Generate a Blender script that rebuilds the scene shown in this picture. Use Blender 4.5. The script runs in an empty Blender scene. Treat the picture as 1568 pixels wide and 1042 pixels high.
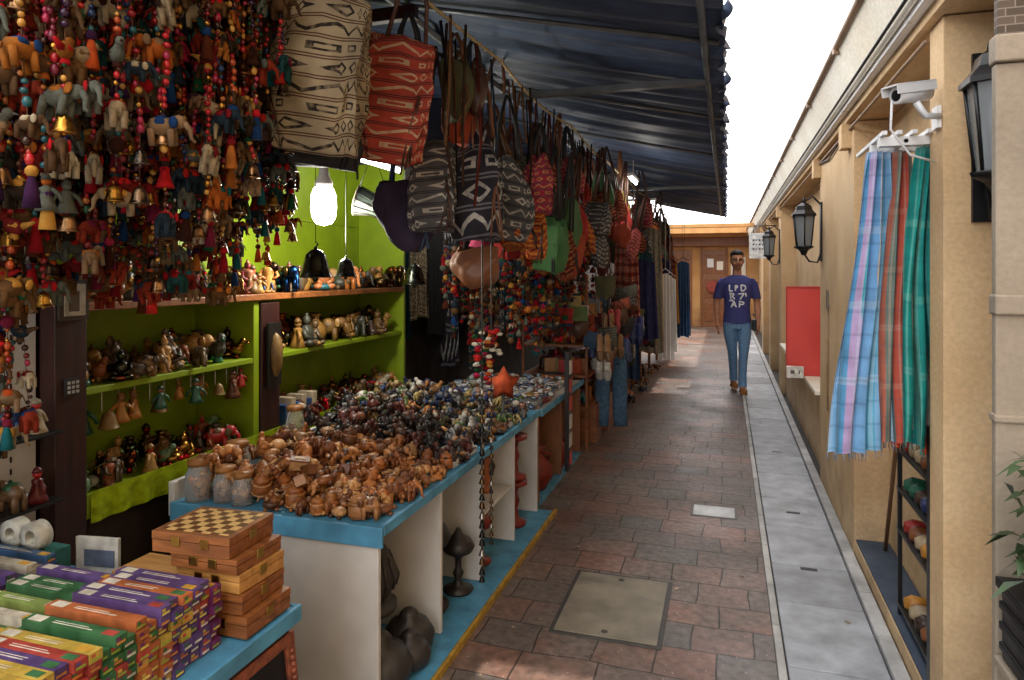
import bpy, math, random
import numpy as np
from mathutils import Vector, Matrix, kdtree
from mathutils.bvhtree import BVHTree
random.seed(7); np.random.seed(7)
R=random.random
def U(a,b): return a+(b-a)*random.random()
scene=bpy.context.scene
def lin(c):
    return tuple(((x/255)/12.92 if x/255<=.04045 else ((x/255+.055)/1.055)**2.4) for x in c)
def dim(c,k): return tuple(v*k for v in c)
def desat(c,k):
    m=.3*c[0]+.6*c[1]+.1*c[2]; return tuple(v*(1-k)+m*k for v in c)
# ---------------------------------------------------------------- mesh builder
class T:
    def __init__(s,V,F,uv=None):
        s.V=np.array(V,dtype=float); s.L=np.array([i for f in F for i in f],dtype=np.int64)
        s.N=np.array([len(f) for f in F],dtype=np.int64); s.uv=None if uv is None else np.array(uv,dtype=float)
def t_cube():
    V=[(x,y,z) for x in(-.5,.5) for y in(-.5,.5) for z in(-.5,.5)]
    return T(V,[(0,1,3,2),(4,6,7,5),(0,4,5,1),(2,3,7,6),(0,2,6,4),(1,5,7,3)])
def t_sphere(seg=10,rings=6):
    V=[(0,0,-1)];F=[]
    for i in range(1,rings):
        p=-math.pi/2+math.pi*i/rings
        for j in range(seg):
            a=2*math.pi*j/seg; V.append((math.cos(p)*math.cos(a),math.cos(p)*math.sin(a),math.sin(p)))
    V.append((0,0,1)); n=len(V)-1
    for j in range(seg):
        F.append((0,1+(j+1)%seg,1+j))
        F.append((n,n-seg+j,n-seg+(j+1)%seg))
    for i in range(rings-2):
        for j in range(seg):
            a=1+i*seg+j;b=1+i*seg+(j+1)%seg
            F.append((a,b,b+seg,a+seg))
    return T(V,F)
CUBE=t_cube(); SPH={k:t_sphere(*k) for k in[(6,4),(8,5),(12,8),(16,10),(24,16)]}
def t_loft(rings,cap0=True,cap1=True,closed=True):
    n=len(rings[0]); V=[p for r in rings for p in r];F=[];uv=[]
    m=len(rings)
    for i in range(m-1):
        for j in range(n if closed else n-1):
            a=i*n+j;b=i*n+(j+1)%n
            F.append((a,b,b+n,a+n))
            uv+=[(j/n,i/(m-1)),((j+1)/n,i/(m-1)),((j+1)/n,(i+1)/(m-1)),(j/n,(i+1)/(m-1))]
    if cap0: F.append(tuple(reversed(range(n)))); uv+=[(.5+.15*math.cos(2*math.pi*j/n),.5+.3*math.sin(2*math.pi*j/n)) for j in reversed(range(n))]
    if cap1: F.append(tuple(range((m-1)*n,m*n))); uv+=[(j/n,1) for j in range(n)]
    return T(V,F,uv)
def t_lathe(prof,seg=16):
    return t_loft([[(r*math.cos(2*math.pi*j/seg),r*math.sin(2*math.pi*j/seg),z) for j in range(seg)] for r,z in prof])
def t_tube(pts,rad,seg=6):
    pts=[Vector(p) for p in pts]; n=len(pts)
    if not hasattr(rad,'__len__'): rad=[rad]*n
    rings=[];up=None
    for i,p in enumerate(pts):
        d=(pts[min(i+1,n-1)]-pts[max(i-1,0)]).normalized()
        if up is None:
            up=Vector((0,0,1)) if abs(d.z)<.9 else Vector((1,0,0))
        s=d.cross(up).normalized(); up=s.cross(d).normalized()
        rings.append([tuple(p+(s*math.cos(2*math.pi*j/seg)+up*math.sin(2*math.pi*j/seg))*rad[i]) for j in range(seg)])
    return t_loft(rings)
def t_grid(nu,nv,f):
    V=[];F=[];uv=[]
    for i in range(nv+1):
        for j in range(nu+1): V.append(f(j/nu,i/nv))
    for i in range(nv):
        for j in range(nu):
            a=i*(nu+1)+j; F.append((a,a+1,a+nu+2,a+nu+1))
            uv+=[(j/nu,i/nv),((j+1)/nu,i/nv),((j+1)/nu,(i+1)/nv),(j/nu,(i+1)/nv)]
    return T(V,F,uv)
class MB:
    def __init__(s): s.V=[];s.L=[];s.N=[];s.C=[];s.S=[];s.MI=[];s.UV=[];s.n=0;s.M=np.eye(4)
    def add(s,t,M=None,col=(.5,.5,.5),mat=0,smooth=True):
        m=s.M if M is None else s.M@np.array(M)
        V=t.V@m[:3,:3].T+m[:3,3]
        L=t.L
        s.V.append(V);s.L.append(L+s.n);s.N.append(t.N);s.n+=len(V)
        k=len(t.N); s.C.append(np.tile(np.array(col[:3]),(len(L),1))); s.S.append(np.full(k,smooth)); s.MI.append(np.full(k,mat))
        s.UV.append(t.uv if t.uv is not None and len(t.uv)==len(L) else np.zeros((len(L),2)))
    def box(s,x0,x1,y0,y1,z0,z1,col=(.5,.5,.5),mat=0):
        M=np.diag([x1-x0,y1-y0,z1-z0,1.]);M[:3,3]=((x0+x1)/2,(y0+y1)/2,(z0+z1)/2)
        s.add(CUBE,M,col,mat,False)
    def cbox(s,c,sz,col=(.5,.5,.5),mat=0,rz=0,rx=0,ry=0):
        M=Matrix.Translation(c)@Matrix.Rotation(rz,4,'Z')@Matrix.Rotation(ry,4,'Y')@Matrix.Rotation(rx,4,'X')@Matrix.Diagonal((*sz,1))
        s.add(CUBE,M,col,mat,False)
    def sph(s,c,r,col=(.5,.5,.5),q=(8,5),mat=0,rz=0,ry=0):
        if not hasattr(r,'__len__'): r=(r,r,r)
        M=Matrix.Translation(c)@Matrix.Rotation(rz,4,'Z')@Matrix.Rotation(ry,4,'Y')@Matrix.Diagonal((*r,1))
        s.add(SPH[q],M,col,mat,True)
    def fsph(s,c,r,col,mat=0,q=(6,4)):
        M=np.diag([r[0],r[1],r[2],1.]);M[:3,3]=c; s.add(SPH[q],M,col,mat,True)
    def tube(s,pts,rad,col=(.5,.5,.5),seg=6,mat=0): s.add(t_tube(pts,rad,seg),None,col,mat,True)
    def lathe(s,prof,c=(0,0,0),col=(.5,.5,.5),seg=14,mat=0,M=None):
        s.add(t_lathe(prof,seg),Matrix.Translation(c) if M is None else M,col,mat,True)
    def at(s,c,sc=1,rz=0,rx=0,ry=0):
        s.M=np.array(Matrix.Translation(c)@Matrix.Rotation(rz,4,'Z')@Matrix.Rotation(ry,4,'Y')@Matrix.Rotation(rx,4,'X')@Matrix.Scale(sc,4))
    def reset(s): s.M=np.eye(4)
    def mesh(s,name):
        V=np.concatenate(s.V);L=np.concatenate(s.L);N=np.concatenate(s.N)
        me=bpy.data.meshes.new(name)
        me.vertices.add(len(V));me.vertices.foreach_set('co',V.ravel())
        me.loops.add(len(L));me.loops.foreach_set('vertex_index',L.astype(np.int32))
        me.polygons.add(len(N));st=np.concatenate([[0],np.cumsum(N)[:-1]])
        me.polygons.foreach_set('loop_start',st.astype(np.int32))
        me.polygons.foreach_set('loop_total',N.astype(np.int32))
        me.polygons.foreach_set('use_smooth',np.concatenate(s.S))
        me.polygons.foreach_set('material_index',np.concatenate(s.MI).astype(np.int32))
        a=me.color_attributes.new('Col','FLOAT_COLOR','CORNER')
        C=np.concatenate(s.C);C=np.hstack([C,np.ones((len(C),1))]);a.data.foreach_set('color',C.ravel())
        uv=me.uv_layers.new(name='UVMap');uv.data.foreach_set('uv',np.concatenate(s.UV).ravel())
        me.update(calc_edges=True);me.validate()
        return me
    def make(s,name,mats,bevel=0,loc=None):
        me=s.mesh(name);ob=bpy.data.objects.new(name,me);scene.collection.objects.link(ob)
        for m in mats: me.materials.append(m)
        if bevel:
            b=ob.modifiers.new('bevel','BEVEL');b.width=bevel;b.segments=2;b.limit_method='ANGLE'
        return ob
# ---------------------------------------------------------------- materials
class NT:
    def __init__(s,name):
        s.m=bpy.data.materials.new(name);s.m.use_nodes=True;s.t=s.m.node_tree;s.n=s.t.nodes
        s.b=s.n['Principled BSDF'];s.out=s.n['Material Output']
    def new(s,ty,**k):
        n=s.n.new(ty)
        for a,v in k.items(): setattr(n,a,v)
        return n
    def link(s,a,b): s.t.links.new(a,b)
    def put(s,v,sock):
        if isinstance(v,bpy.types.NodeSocket): s.link(v,sock)
        else:
            if sock.type=='RGBA' and len(v)==3: v=(*v,1)
            sock.default_value=v
    def M(s,op,a,b=0.,c=0.):
        n=s.new('ShaderNodeMath',operation=op);s.put(a,n.inputs[0])
        s.put(b,n.inputs[1]);s.put(c,n.inputs[2]);return n.outputs[0]
    def mix(s,f,a,b,mode='MIX'):
        n=s.new('ShaderNodeMix',data_type='RGBA',blend_type=mode);s.put(f,n.inputs[0]);s.put(a,n.inputs[6]);s.put(b,n.inputs[7]);return n.outputs[2]
    def noise(s,scale,detail=4,vec=None,rough=.55,dist=0):
        n=s.new('ShaderNodeTexNoise');n.inputs['Scale'].default_value=scale;n.inputs['Detail'].default_value=detail;n.inputs['Roughness'].default_value=rough;n.inputs['Distortion'].default_value=dist
        s.link(vec if vec else s.obj(),n.inputs['Vector']);return n.outputs['Fac']
    def obj(s):
        if not hasattr(s,'_tc'): s._tc=s.new('ShaderNodeTexCoord')
        return s._tc.outputs['Object']
    def uvxy(s):
        s.obj();x=s.new('ShaderNodeSeparateXYZ');s.link(s._tc.outputs['UV'],x.inputs[0]);return x.outputs[0],x.outputs[1]
    def scalev(s,v):
        n=s.new('ShaderNodeMapping');n.inputs['Scale'].default_value=v;s.link(s.obj(),n.inputs[0]);return n.outputs[0]
    def rng(s,f,a,b,lo=.3,hi=.7):
        n=s.new('ShaderNodeMapRange');s.put(f,n.inputs[0]);n.inputs[1].default_value=lo;n.inputs[2].default_value=hi;n.inputs[3].default_value=a;n.inputs[4].default_value=b;return n.outputs[0]
    def bump(s,h,st=.3,dist=.01):
        n=s.new('ShaderNodeBump');n.inputs['Strength'].default_value=st;n.inputs['Distance'].default_value=dist;s.link(h,n.inputs['Height']);s.link(n.outputs[0],s.b.inputs['Normal'])
    def done(s,col=None,rough=.6,metal=0,spec=.5):
        if col is not None: s.put(col,s.b.inputs['Base Color'])
        s.put(rough,s.b.inputs['Roughness']);s.put(metal,s.b.inputs['Metallic'])
        s.b.inputs['Specular IOR Level'].default_value=spec
        return s.m
def gray(n,f):
    c=n.new('ShaderNodeCombineColor')
    for i in range(3): n.link(f,c.inputs[i])
    return c.outputs[0]
def mat_vcol(name,rough=.5,metal=0,nscale=25,amt=.35,bump=.15,spec=.5,det=2):
    n=NT(name);a=n.new('ShaderNodeAttribute',attribute_name='Col')
    f=n.noise(nscale,det);g=n.rng(f,1-amt,1+amt*.5)
    c=n.mix(1.,a.outputs['Color'],gray(n,g),'MULTIPLY')
    if bump: n.bump(n.noise(nscale*5,1),bump,.003)
    return n.done(c,n.rng(f,rough-.1,rough+.12),metal,spec)
def mat_stucco(name,c1,c2,scale=2.5,rough=.85,bump=.35,grime=True):
    n=NT(name);f=n.noise(scale,4);c=n.mix(n.rng(f,0,1,.35,.65),lin(c1),lin(c2))
    f2=n.noise(60,3)
    c=n.mix(n.rng(f2,.0,.22),c,(.1,.07,.05))
    if grime:
        sx=n.new('ShaderNodeSeparateXYZ');n.link(n.obj(),sx.inputs[0])
        g=n.M('MULTIPLY',n.rng(sx.outputs[2],.6,0,0,.7),n.rng(n.noise(5,4),.2,1.))
        c=n.mix(g,c,(.11,.08,.055))
        st=n.noise(1.7,3,n.scalev((2,2,.5)));c=n.mix(n.rng(st,0,.2,.5,.75),c,(.16,.11,.07))
    n.bump(f2,bump,.006);return n.done(c,rough)
def mat_wood(name,c1,c2,sc=(2,14,14),rough=.45,scale=3):
    n=NT(name);f=n.noise(scale,5,n.scalev(sc),.6,.6);c=n.mix(n.rng(f,0,1),lin(c1),lin(c2));n.bump(f,.15,.003);return n.done(c,rough)
def mat_plain(name,c,rough=.5,metal=0,nscale=8,amt=.3,bump=.1,spec=.5):
    n=NT(name);f=n.noise(nscale,4);col=lin(c)
    cc=n.mix(n.rng(f,0,amt),col,tuple(x*.35 for x in col));
    if bump: n.bump(n.noise(nscale*8,2),bump,.003)
    return n.done(cc,n.rng(f,max(.05,rough-.1),min(1,rough+.1)),metal,spec)
def mat_emit(name,c,st):
    n=NT(name);n.b.inputs['Emission Color'].default_value=(*c,1);n.b.inputs['Emission Strength'].default_value=st;return n.done(c,.4)
def mat_ethnic(name,base,c1,c2,nu=10,nb=7,rough=.85,kind=0):
    n=NT(name);u,v=n.uvxy()
    nz=n.noise(9,2);nz2=n.noise(40,1)
    u=n.M('ADD',u,n.M('MULTIPLY',n.M('SUBTRACT',nz,.5),.012));v=n.M('ADD',v,n.M('MULTIPLY',n.M('SUBTRACT',nz,.5),.014))
    vb=n.M('MULTIPLY',v,nb);bid=n.M('FLOOR',vb);t=n.M('FRACT',vb)
    s=n.M('FRACT',n.M('ADD',n.M('MULTIPLY',u,nu),n.M('MULTIPLY',bid,.37)))
    tri=n.M('MULTIPLY',n.M('ABSOLUTE',n.M('SUBTRACT',s,.5)),2.)
    zig=n.M('LESS_THAN',n.M('ABSOLUTE',n.M('SUBTRACT',t,n.M('ADD',n.M('MULTIPLY',tri,.5),.25))),.1)
    dia=n.M('LESS_THAN',n.M('ABSOLUTE',n.M('SUBTRACT',n.M('ADD',n.M('ABSOLUTE',n.M('SUBTRACT',t,.5)),n.M('MULTIPLY',tri,.42)),.27)),.08)
    blk=n.M('MULTIPLY',n.M('LESS_THAN',n.M('ABSOLUTE',n.M('SUBTRACT',s,.5)),.3),n.M('LESS_THAN',n.M('ABSOLUTE',n.M('SUBTRACT',t,.5)),.2))
    blk=n.M('SUBTRACT',blk,n.M('MULTIPLY',n.M('LESS_THAN',n.M('ABSOLUTE',n.M('SUBTRACT',s,.5)),.17),n.M('LESS_THAN',n.M('ABSOLUTE',n.M('SUBTRACT',t,.5)),.09)))
    w=n.M('FRACT',n.M('MULTIPLY',n.M('ADD',bid,.3+kind),.3334))
    sel1=n.M('LESS_THAN',w,.33);sel2=n.M('GREATER_THAN',w,.66)
    m=n.mix(sel1,gray(n,dia),gray(n,zig));m=n.mix(sel2,m,gray(n,blk))
    m=n.mix(n.rng(nz2,0,.5,.45,.7),m,(0,0,0))
    c=n.mix(m,lin(base),lin(c1))
    bord=n.M('LESS_THAN',n.M('ABSOLUTE',n.M('SUBTRACT',n.M('ABSOLUTE',n.M('SUBTRACT',t,.5)),.43)),.035)
    c=n.mix(bord,c,lin(c2))
    c=n.mix(1.,c,gray(n,n.rng(nz,.6,1.15)),'MULTIPLY')
    n.bump(n.noise(300,1),.35,.003)
    return n.done(c,rough,0,.2)
def mat_stripe(name,cols,n_u,n_v=0,cv=(255,255,255),rough=.8,trans=0,seed=0,va=.35):
    n=NT(name);u,v=n.uvxy()
    x=n.M('FRACT',n.M('MULTIPLY',u,n_u))
    r=n.new('ShaderNodeValToRGB');r.color_ramp.interpolation='CONSTANT'
    k=len(cols);rs=random.Random(seed);ps=[(i+rs.uniform(-.3,.3)*(i>0))/k for i in range(k)]
    e=r.color_ramp.elements
    while len(e)<k: e.new(.5)
    for i in range(k): e[i].position=ps[i]
    for i in range(k): e[i].color=(*lin(cols[i]),1)
    n.link(x,r.inputs[0]);c=r.outputs[0]
    fs=n.M('FRACT',n.M('MULTIPLY',u,n_u*9.3));c=n.mix(n.M('MULTIPLY',n.M('LESS_THAN',fs,.22),.35),c,lin(cv))
    if n_v:
        y=n.M('FRACT',n.M('MULTIPLY',v,n_v));c=n.mix(n.M('MULTIPLY',n.M('LESS_THAN',y,.1),va),c,lin(cv))
        y=n.M('FRACT',n.M('MULTIPLY',v,n_v*3.3));c=n.mix(n.M('MULTIPLY',n.M('LESS_THAN',y,.12),va*.6),c,(.03,.08,.2))
    f=n.noise(14,3);c=n.mix(1.,c,gray(n,n.rng(f,.75,1.1)),'MULTIPLY')
    n.bump(n.noise(250,1),.25,.002)
    m=n.done(c,rough,0,.25)
    if trans:
        tr=n.new('ShaderNodeBsdfTranslucent');n.link(c,tr.inputs[0]);mx=n.new('ShaderNodeMixShader');mx.inputs[0].default_value=trans
        n.link(n.b.outputs[0],mx.inputs[1]);n.link(tr.outputs[0],mx.inputs[2]);n.link(mx.outputs[0],n.out.inputs[0])
    return m
VC=mat_vcol('painted_craft',.45)
VG=mat_vcol('glossy_bead',.14,0,40,.25,0,det=0)
VM=mat_vcol('metal_craft',.3,1,30,.3,.1)
VF=mat_vcol('felt_fabric',.9,0,30,.35,.4,.1)
VW=mat_vcol('carved_wood',.42,0,60,.4,.4)
VP=mat_vcol('skin_and_cloth',.75,0,35,.2,.1,.2)
M_TAN=mat_stucco('tan_stucco',(222,190,146),(206,170,124))
M_CREAM=mat_stucco('cream_trim',(248,242,226),(236,226,204),grime=False,bump=.15)
M_GREYST=mat_stucco('grey_stucco',(158,146,130),(138,128,112))
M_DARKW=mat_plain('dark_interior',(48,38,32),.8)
M_LIME=mat_plain('lime_paint',(128,152,16),.5,amt=.4,nscale=5)
M_MAROON=mat_wood('maroon_wood',(58,24,20),(32,13,12),(14,14,1.5))
M_WOOD=mat_wood('honey_wood',(150,92,46),(96,54,26))
M_WOOD2=mat_wood('pale_wood',(196,146,80),(150,102,50))
M_BROWNP=mat_wood('brown_plywood',(150,98,60),(112,70,42),(12,12,1.5))
M_BLACK=mat_plain('black_iron',(26,26,28),.4,.3)
M_BLUE=mat_plain('sky_blue_paint',(86,158,198),.55,nscale=9,amt=.7)
M_WHITEP=mat_plain('white_panel',(206,204,200),.6,nscale=4,amt=.4)
M_WHITE=mat_plain('white_metal',(228,228,228),.35,amt=.1)
M_STEEL=mat_plain('galvanised_steel',(110,114,118),.5,.6)
M_ROPE=mat_plain('rope',(190,170,130),.9)
def mat_glass():
    n=NT('clear_plastic');n.b.inputs['Transmission Weight'].default_value=.75;n.b.inputs['IOR'].default_value=1.2;return n.done((.8,.8,.78),.12)
M_GLASS=mat_glass()
# ---------------------------------------------------------------- ground / floor
def floor_mats():
    n=NT('brick_pavers')
    dn=n.new('ShaderNodeTexNoise');dn.inputs['Scale'].default_value=2.3;n.link(n.obj(),dn.inputs['Vector'])
    vv=n.new('ShaderNodeVectorMath',operation='SCALE');n.link(dn.outputs['Color'],vv.inputs[0]);vv.inputs['Scale'].default_value=.06
    va=n.new('ShaderNodeVectorMath',operation='ADD');n.link(n.obj(),va.inputs[0]);n.link(vv.outputs[0],va.inputs[1])
    b=n.new('ShaderNodeTexBrick');b.offset=.42;b.squash=1.3;b.squash_frequency=3
    n.link(va.outputs[0],b.inputs['Vector']);b.inputs['Scale'].default_value=1;b.inputs['Brick Width'].default_value=.24;b.inputs['Row Height'].default_value=.205
    b.inputs['Mortar Size'].default_value=.0035;b.inputs['Mortar Smooth'].default_value=.3
    b.inputs['Color1'].default_value=(.235,.11,.074,1);b.inputs['Color2'].default_value=(.13,.115,.105,1);b.inputs['Mortar'].default_value=(.035,.03,.026,1)
    f=n.noise(2.0,5);c=n.mix(n.rng(f,0,.8,.42,.62),b.outputs['Color'],(.155,.13,.11))
    f4=n.noise(1.1,4);c=n.mix(1.,c,gray(n,n.rng(f4,.6,1.25)),'MULTIPLY')
    c=n.mix(b.outputs['Fac'],c,(.035,.03,.026))
    f2=n.noise(26,5);c=n.mix(1.,c,gray(n,n.rng(f2,.6,1.3)),'MULTIPLY')
    f3=n.noise(60,2);c=n.mix(n.rng(f3,0,.6,.69,.73),c,(.45,.43,.40))
    h=n.M('ADD',n.M('MULTIPLY',b.outputs['Fac'],-1.2),n.M('MULTIPLY',f2,.7))
    n.bump(h,.8,.006);pv=n.done(c,n.rng(f,.33,.58))
    return pv
M_PAVE=floor_mats()
M_SLAB=mat_vcol('grey_slab',.5,0,7,.4,.3,det=5)
M_ASPH=mat_plain('ground_asphalt',(70,68,66),.9)
mb=MB();mb.add(t_grid(8,8,lambda u,v:(-150+300*u,-100+300*v,-.004)),None,(.05,.05,.05));mb.make('ground',[M_ASPH])
mb=MB();mb.add(t_grid(2,20,lambda u,v:(-2.7+2.885*u,-3+24*v,.002)));mb.make('paved_alley',[M_PAVE])
mb=MB();y=-2.;k=0
while y<20:
    L=U(.42,.62);g=U(.32,.56)
    mb.box(.225,.585,y,y+L-.008,-.03,.012+U(-.002,.003),(g*.94,g*.99,g*1.07));y+=L
y=-2.
while y<20:
    L=U(.35,.5);g=U(.32,.52)
    mb.box(.187,.219,y,y+L-.006,-.03,.014,(g*1.05,g*1.03,g*.98))
    g=U(.36,.5);mb.box(.592,.648,y,y+L-.006,-.03,.03,(g,g,g));y+=L
for yy in(4.6,3.75,6.1): mb.box(.36,.44,yy,yy+.025,-.02,.0165,(.03,.03,.03))
mb.make('drain_slab_strip',[M_SLAB],.004)
mb=MB()
mb.box(-.72,-.25,2.8,3.42,-.03,.007,(.05,.045,.04));
mb.box(-.70,-.27,2.82,3.40,-.03,.011,(.22,.19,.14))
for p in((-.49,2.86),(-.49,3.36)): mb.sph((p[0],p[1],.011),(.016,.016,.003),(.05,.04,.03))
mb.make('manhole_cover',[M_SLAB],.004)
mb=MB();mb.box(-.20,.05,4.42,4.60,-.02,.009,(.6,.61,.62));mb.box(-.215,.065,4.405,4.615,-.02,.006,(.12,.11,.1));mb.make('access_cover',[M_SLAB],.002)
mb=MB()
for i in range(90):
    x=U(-.95,.6);y=U(2.2,12);s=U(.005,.014);a=U(0,6.28)
    mb.cbox((x,y,.0175 if x>.18 else .006),(s*2,s,.001),dim(lin((160,140,110)),U(.3,1.3)),rz=a)
mb.make('ground_litter',[VC])
# ---------------------------------------------------------------- right building
mb=MB()
X0=.65;X1=.82
def wallseg(y0,y1,x=X0,mat=0,z1=2.33): mb.box(x,1.4,y0,y1,0,z1,mat=mat)
wallseg(2.45,2.6);wallseg(2.6,4.03,X1);wallseg(4.03,5.4);wallseg(5.4,9.1,X1);wallseg(9.1,9.5)
wallseg(9.5,11.2,X1);wallseg(11.2,11.6);wallseg(11.6,13.4,X1);wallseg(13.4,13.8);wallseg(13.8,19.4,X1)
mb.box(.655,X1-.002,2.602,4.028,0,.085,mat=0)
mb.box(.66,X1-.004,2.61,4.02,.085,.1,mat=4)
mb.box(.70,X1-.003,5.41,9.09,0,.62,mat=0)
mb.box(.62,X1-.004,5.43,8.9,.62,.65,mat=1)
mb.box(.62,1.4,2.2,19.4,2.335,2.40,mat=0)
mb.box(.585,.618,2.2,19.4,2.37,2.395,mat=2)
F0=[(.50,2.565),(.575,2.385),(.59,2.40),(.515,2.58)]
mb.add(t_loft([[(x,y,z) for x,z in F0] for y in(2.15,19.4)]),None,mat=1,smooth=False)
mb.box(.592,1.4,2.2,19.4,2.402,2.50,mat=1)
mb.tube([(.492,2.1,2.578),(.492,19.4,2.578)],.017,mat=3,seg=10)
mb.tube([(.553,2.2,2.405),(.553,19.4,2.405)],.007,mat=6,seg=8)
mb.tube([(.64,2.6,2.30),(.64,19.4,2.30)],.008,mat=3,seg=6)
for y in np.arange(2.4,19,1.1):
    mb.box(.478,.508,y,y+.03,2.545,2.575,mat=3)
for y in(4.1,5.35,9.15,11.25,13.45): mb.box(.60,.66,y,y+.1,2.2,2.334,mat=0)
mb.add(t_grid(1,1,lambda u,v:(.52+1.6*u,2.2+17.2*v,2.585+.5*u)),None,mat=5,smooth=False)
mb.box(2.0,6,-8,2.40,0,8.3,mat=0);mb.box(2.0,6,2.52,8.7,0,8.3,mat=0);mb.box(2.0,6,9.9,11.2,0,8.3,mat=0)  # unseen tall blocks added to stop the sun, gaps let sun patches through
M_MAT=mat_plain('blue_grey_mat',(62,74,92),.8)
M_ROOFT=mat_plain('roof_tile',(120,70,50),.8)
M_PIPE=mat_plain('brown_gutter',(150,122,96),.5)
mb.make('stucco_building',[M_TAN,M_CREAM,M_WHITE,M_PIPE,M_MAT,M_ROOFT,M_BLACK],.006)
mb=MB();mb.box(.645,3,2.0,2.03,0,2.05,mat=0);mb.box(.64,3,1.985,2.035,2.052,2.12,mat=1);mb.box(.64,3,1.985,2.035,1.42,1.47,mat=1);mb.box(.64,3,1.99,2.035,1.15,1.17,mat=1);mb.box(.65,3,2.0,2.03,2.122,2.6,mat=2);mb.box(.645,3,1.7,1.985,.0,.55,mat=0);mb.box(.635,3,1.69,1.985,.552,.575,mat=1)
n=NT('lattice_brick');bb=n.new('ShaderNodeTexBrick')
mp=n.new('ShaderNodeMapping');mp.inputs['Rotation'].default_value=(math.radians(90),0,0);n.link(n.obj(),mp.inputs[0]);n.link(mp.outputs[0],bb.inputs[0])
bb.inputs['Scale'].default_value=12;bb.inputs['Color1'].default_value=(.1,.07,.05,1);bb.inputs['Color2'].default_value=(.04,.03,.02,1);bb.inputs['Mortar'].default_value=(.2,.16,.13,1);M_LATT=n.done(bb.outputs[0],.8)
mb.make('grey_stucco_wall',[M_GREYST,M_GREYST,M_LATT],.005)
mb=MB();mb.box(.645,1.2,1.75,1.96,.58,.75);mb.box(.635,1.215,1.735,1.975,.75,.775);mb.box(.655,1.19,1.76,1.95,.72,.755,mat=1)
for z in(.60,.65,.70): mb.box(.64,1.206,1.744,1.966,z,z+.02)
mb.make('planter_box',[M_BLACK,M_ASPH],.004)
mb=MB()
for i in range(9):
    x=U(.67,1.0);mb.tube([(x,1.85,.75),(x+U(-.04,.04),1.85,.9),(x+U(-.05,.05),1.83,1.05)],[.013,.01,.006],(.25,.19,.1))
for i in range(520):
    b=Vector((U(.65,1.1),U(1.77,1.91),U(.78,1.1)));a=U(0,6.28);el=U(-.4,1.1);L=U(.06,.11)
    d=Vector((math.cos(a)*math.cos(el),math.sin(a)*math.cos(el)*.6,math.sin(el)));s=d.cross(Vector((0,0,1))).normalized()*U(.008,.014)
    e=b+d*L-Vector((0,0,.03));m=b+d*L*.5
    g=U(.4,1.3);mb.add(T([b,m+s,e,m-s],[(0,1,2,3)]),None,(.045*g,.085*g,.03*g))
mb.make('leafy_plant',[mat_vcol('leaf',.4,0,20,.3,0)])
# ---------------------------------------------------------------- lanterns
def lantern(x,y,z0,h,wallx=None):
    mb=MB();s=h/.5
    mb.at((x,y,z0),s)
    mb.lathe([(0.001,0),(.02,.005),(.03,.03),(.045,.05),(.075,.065),(.08,.08)],seg=6)
    def hexring(r,z): return [(r*math.cos(a*math.pi/3+.52),r*math.sin(a*math.pi/3+.52),z) for a in range(6)]
    mb.add(t_loft([hexring(.062,.08),hexring(.088,.34)],False,False),None,mat=1,smooth=False)
    for a in range(6):
        p=math.pi/3*a+.52
        mb.tube([(.064*math.cos(p),.064*math.sin(p),.08),(.091*math.cos(p),.091*math.sin(p),.34)],.006,seg=4)
    mb.add(t_loft([hexring(.108,.335),hexring(.108,.35),hexring(.075,.385),hexring(.065,.42),hexring(.02,.45)]),None,smooth=False)
    mb.lathe([(.012,.45),(.018,.465),(.006,.48),(.004,.5)])
    mb.lathe([(.02,.09),(.022,.2),(.028,.24),(.022,.28),(.001,.3)],mat=2)
    if wallx is not None:
        L=(wallx-x)/s
        mb.tube([(0,0,.02),(L*.3,0,-.05),(L*.75,0,-.06),(L,0,.05)],.009)
        mb.tube([(0,0,.46),(L*.5,0,.5),(L,0,.42)],.009)
        mb.cbox((L-.008,0,.2),(.015,.07,.5))
    else:
        mb.tube([(0,.02,.46),(0,.07,.48),(0,.115,.40)],.01);mb.tube([(0,.0,.02),(0,.07,-.05),(0,.115,.06)],.01);mb.cbox((0,.112,.2),(.08,.015,.52))
    mb.reset()
    return mb.make('wall_lantern',[M_BLACK,M_LGLASS,M_WHITE])
g=NT('lantern_glass');g.b.inputs['Transmission Weight'].default_value=.6;M_LGLASS=g.done((.4,.44,.46),.2)
lantern(.765,2.33,1.74,.50)
lantern(.53,5.3,1.64,.42,.65)
lantern(.52,9.3,1.66,.44,.65)
# ---------------------------------------------------------------- cctv
mb=MB();mb.at((.56,2.44,2.09),.8,rz=math.radians(215),ry=math.radians(10))
mb.lathe([(.03,-.08),(.034,-.08),(.034,.08),(.03,.082),(.001,.08)],M=Matrix.Rotation(math.pi/2,4,'Y'))
mb.lathe([(.026,.079),(.02,.083),(.001,.084)],mat=1,M=Matrix.Rotation(math.pi/2,4,'Y'))
mb.cbox((.01,0,.038),(.2,.078,.006));mb.cbox((.01,.037,.02),(.2,.004,.036));mb.cbox((.01,-.037,.02),(.2,.004,.036))
mb.reset()
mb.tube([(.57,2.43,2.06),(.60,2.45,2.02),(.645,2.47,2.02)],.011);mb.cbox((.648,2.5,2.02),(.02,.06,.07))
mb.tube([(.5,2.42,2.07),(.5,2.44,1.98),(.56,2.46,1.9),(.64,2.5,1.88)],.004,mat=0)
mb.make('security_camera',[M_WHITE,M_BLACK])
mb=MB();mb.box(.5,.66,2.60,2.64,1.955,1.985);mb.box(.5,.66,2.74,2.78,1.955,1.985)
for i in range(4): mb.box(.5+.045*i,.515+.045*i,2.56,3.05,1.987,2.0)
mb.tube([(.58,2.6,1.97),(.58,3.05,1.97)],.008)
mb.make('scarf_hanging_rack',[M_WHITE])
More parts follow.
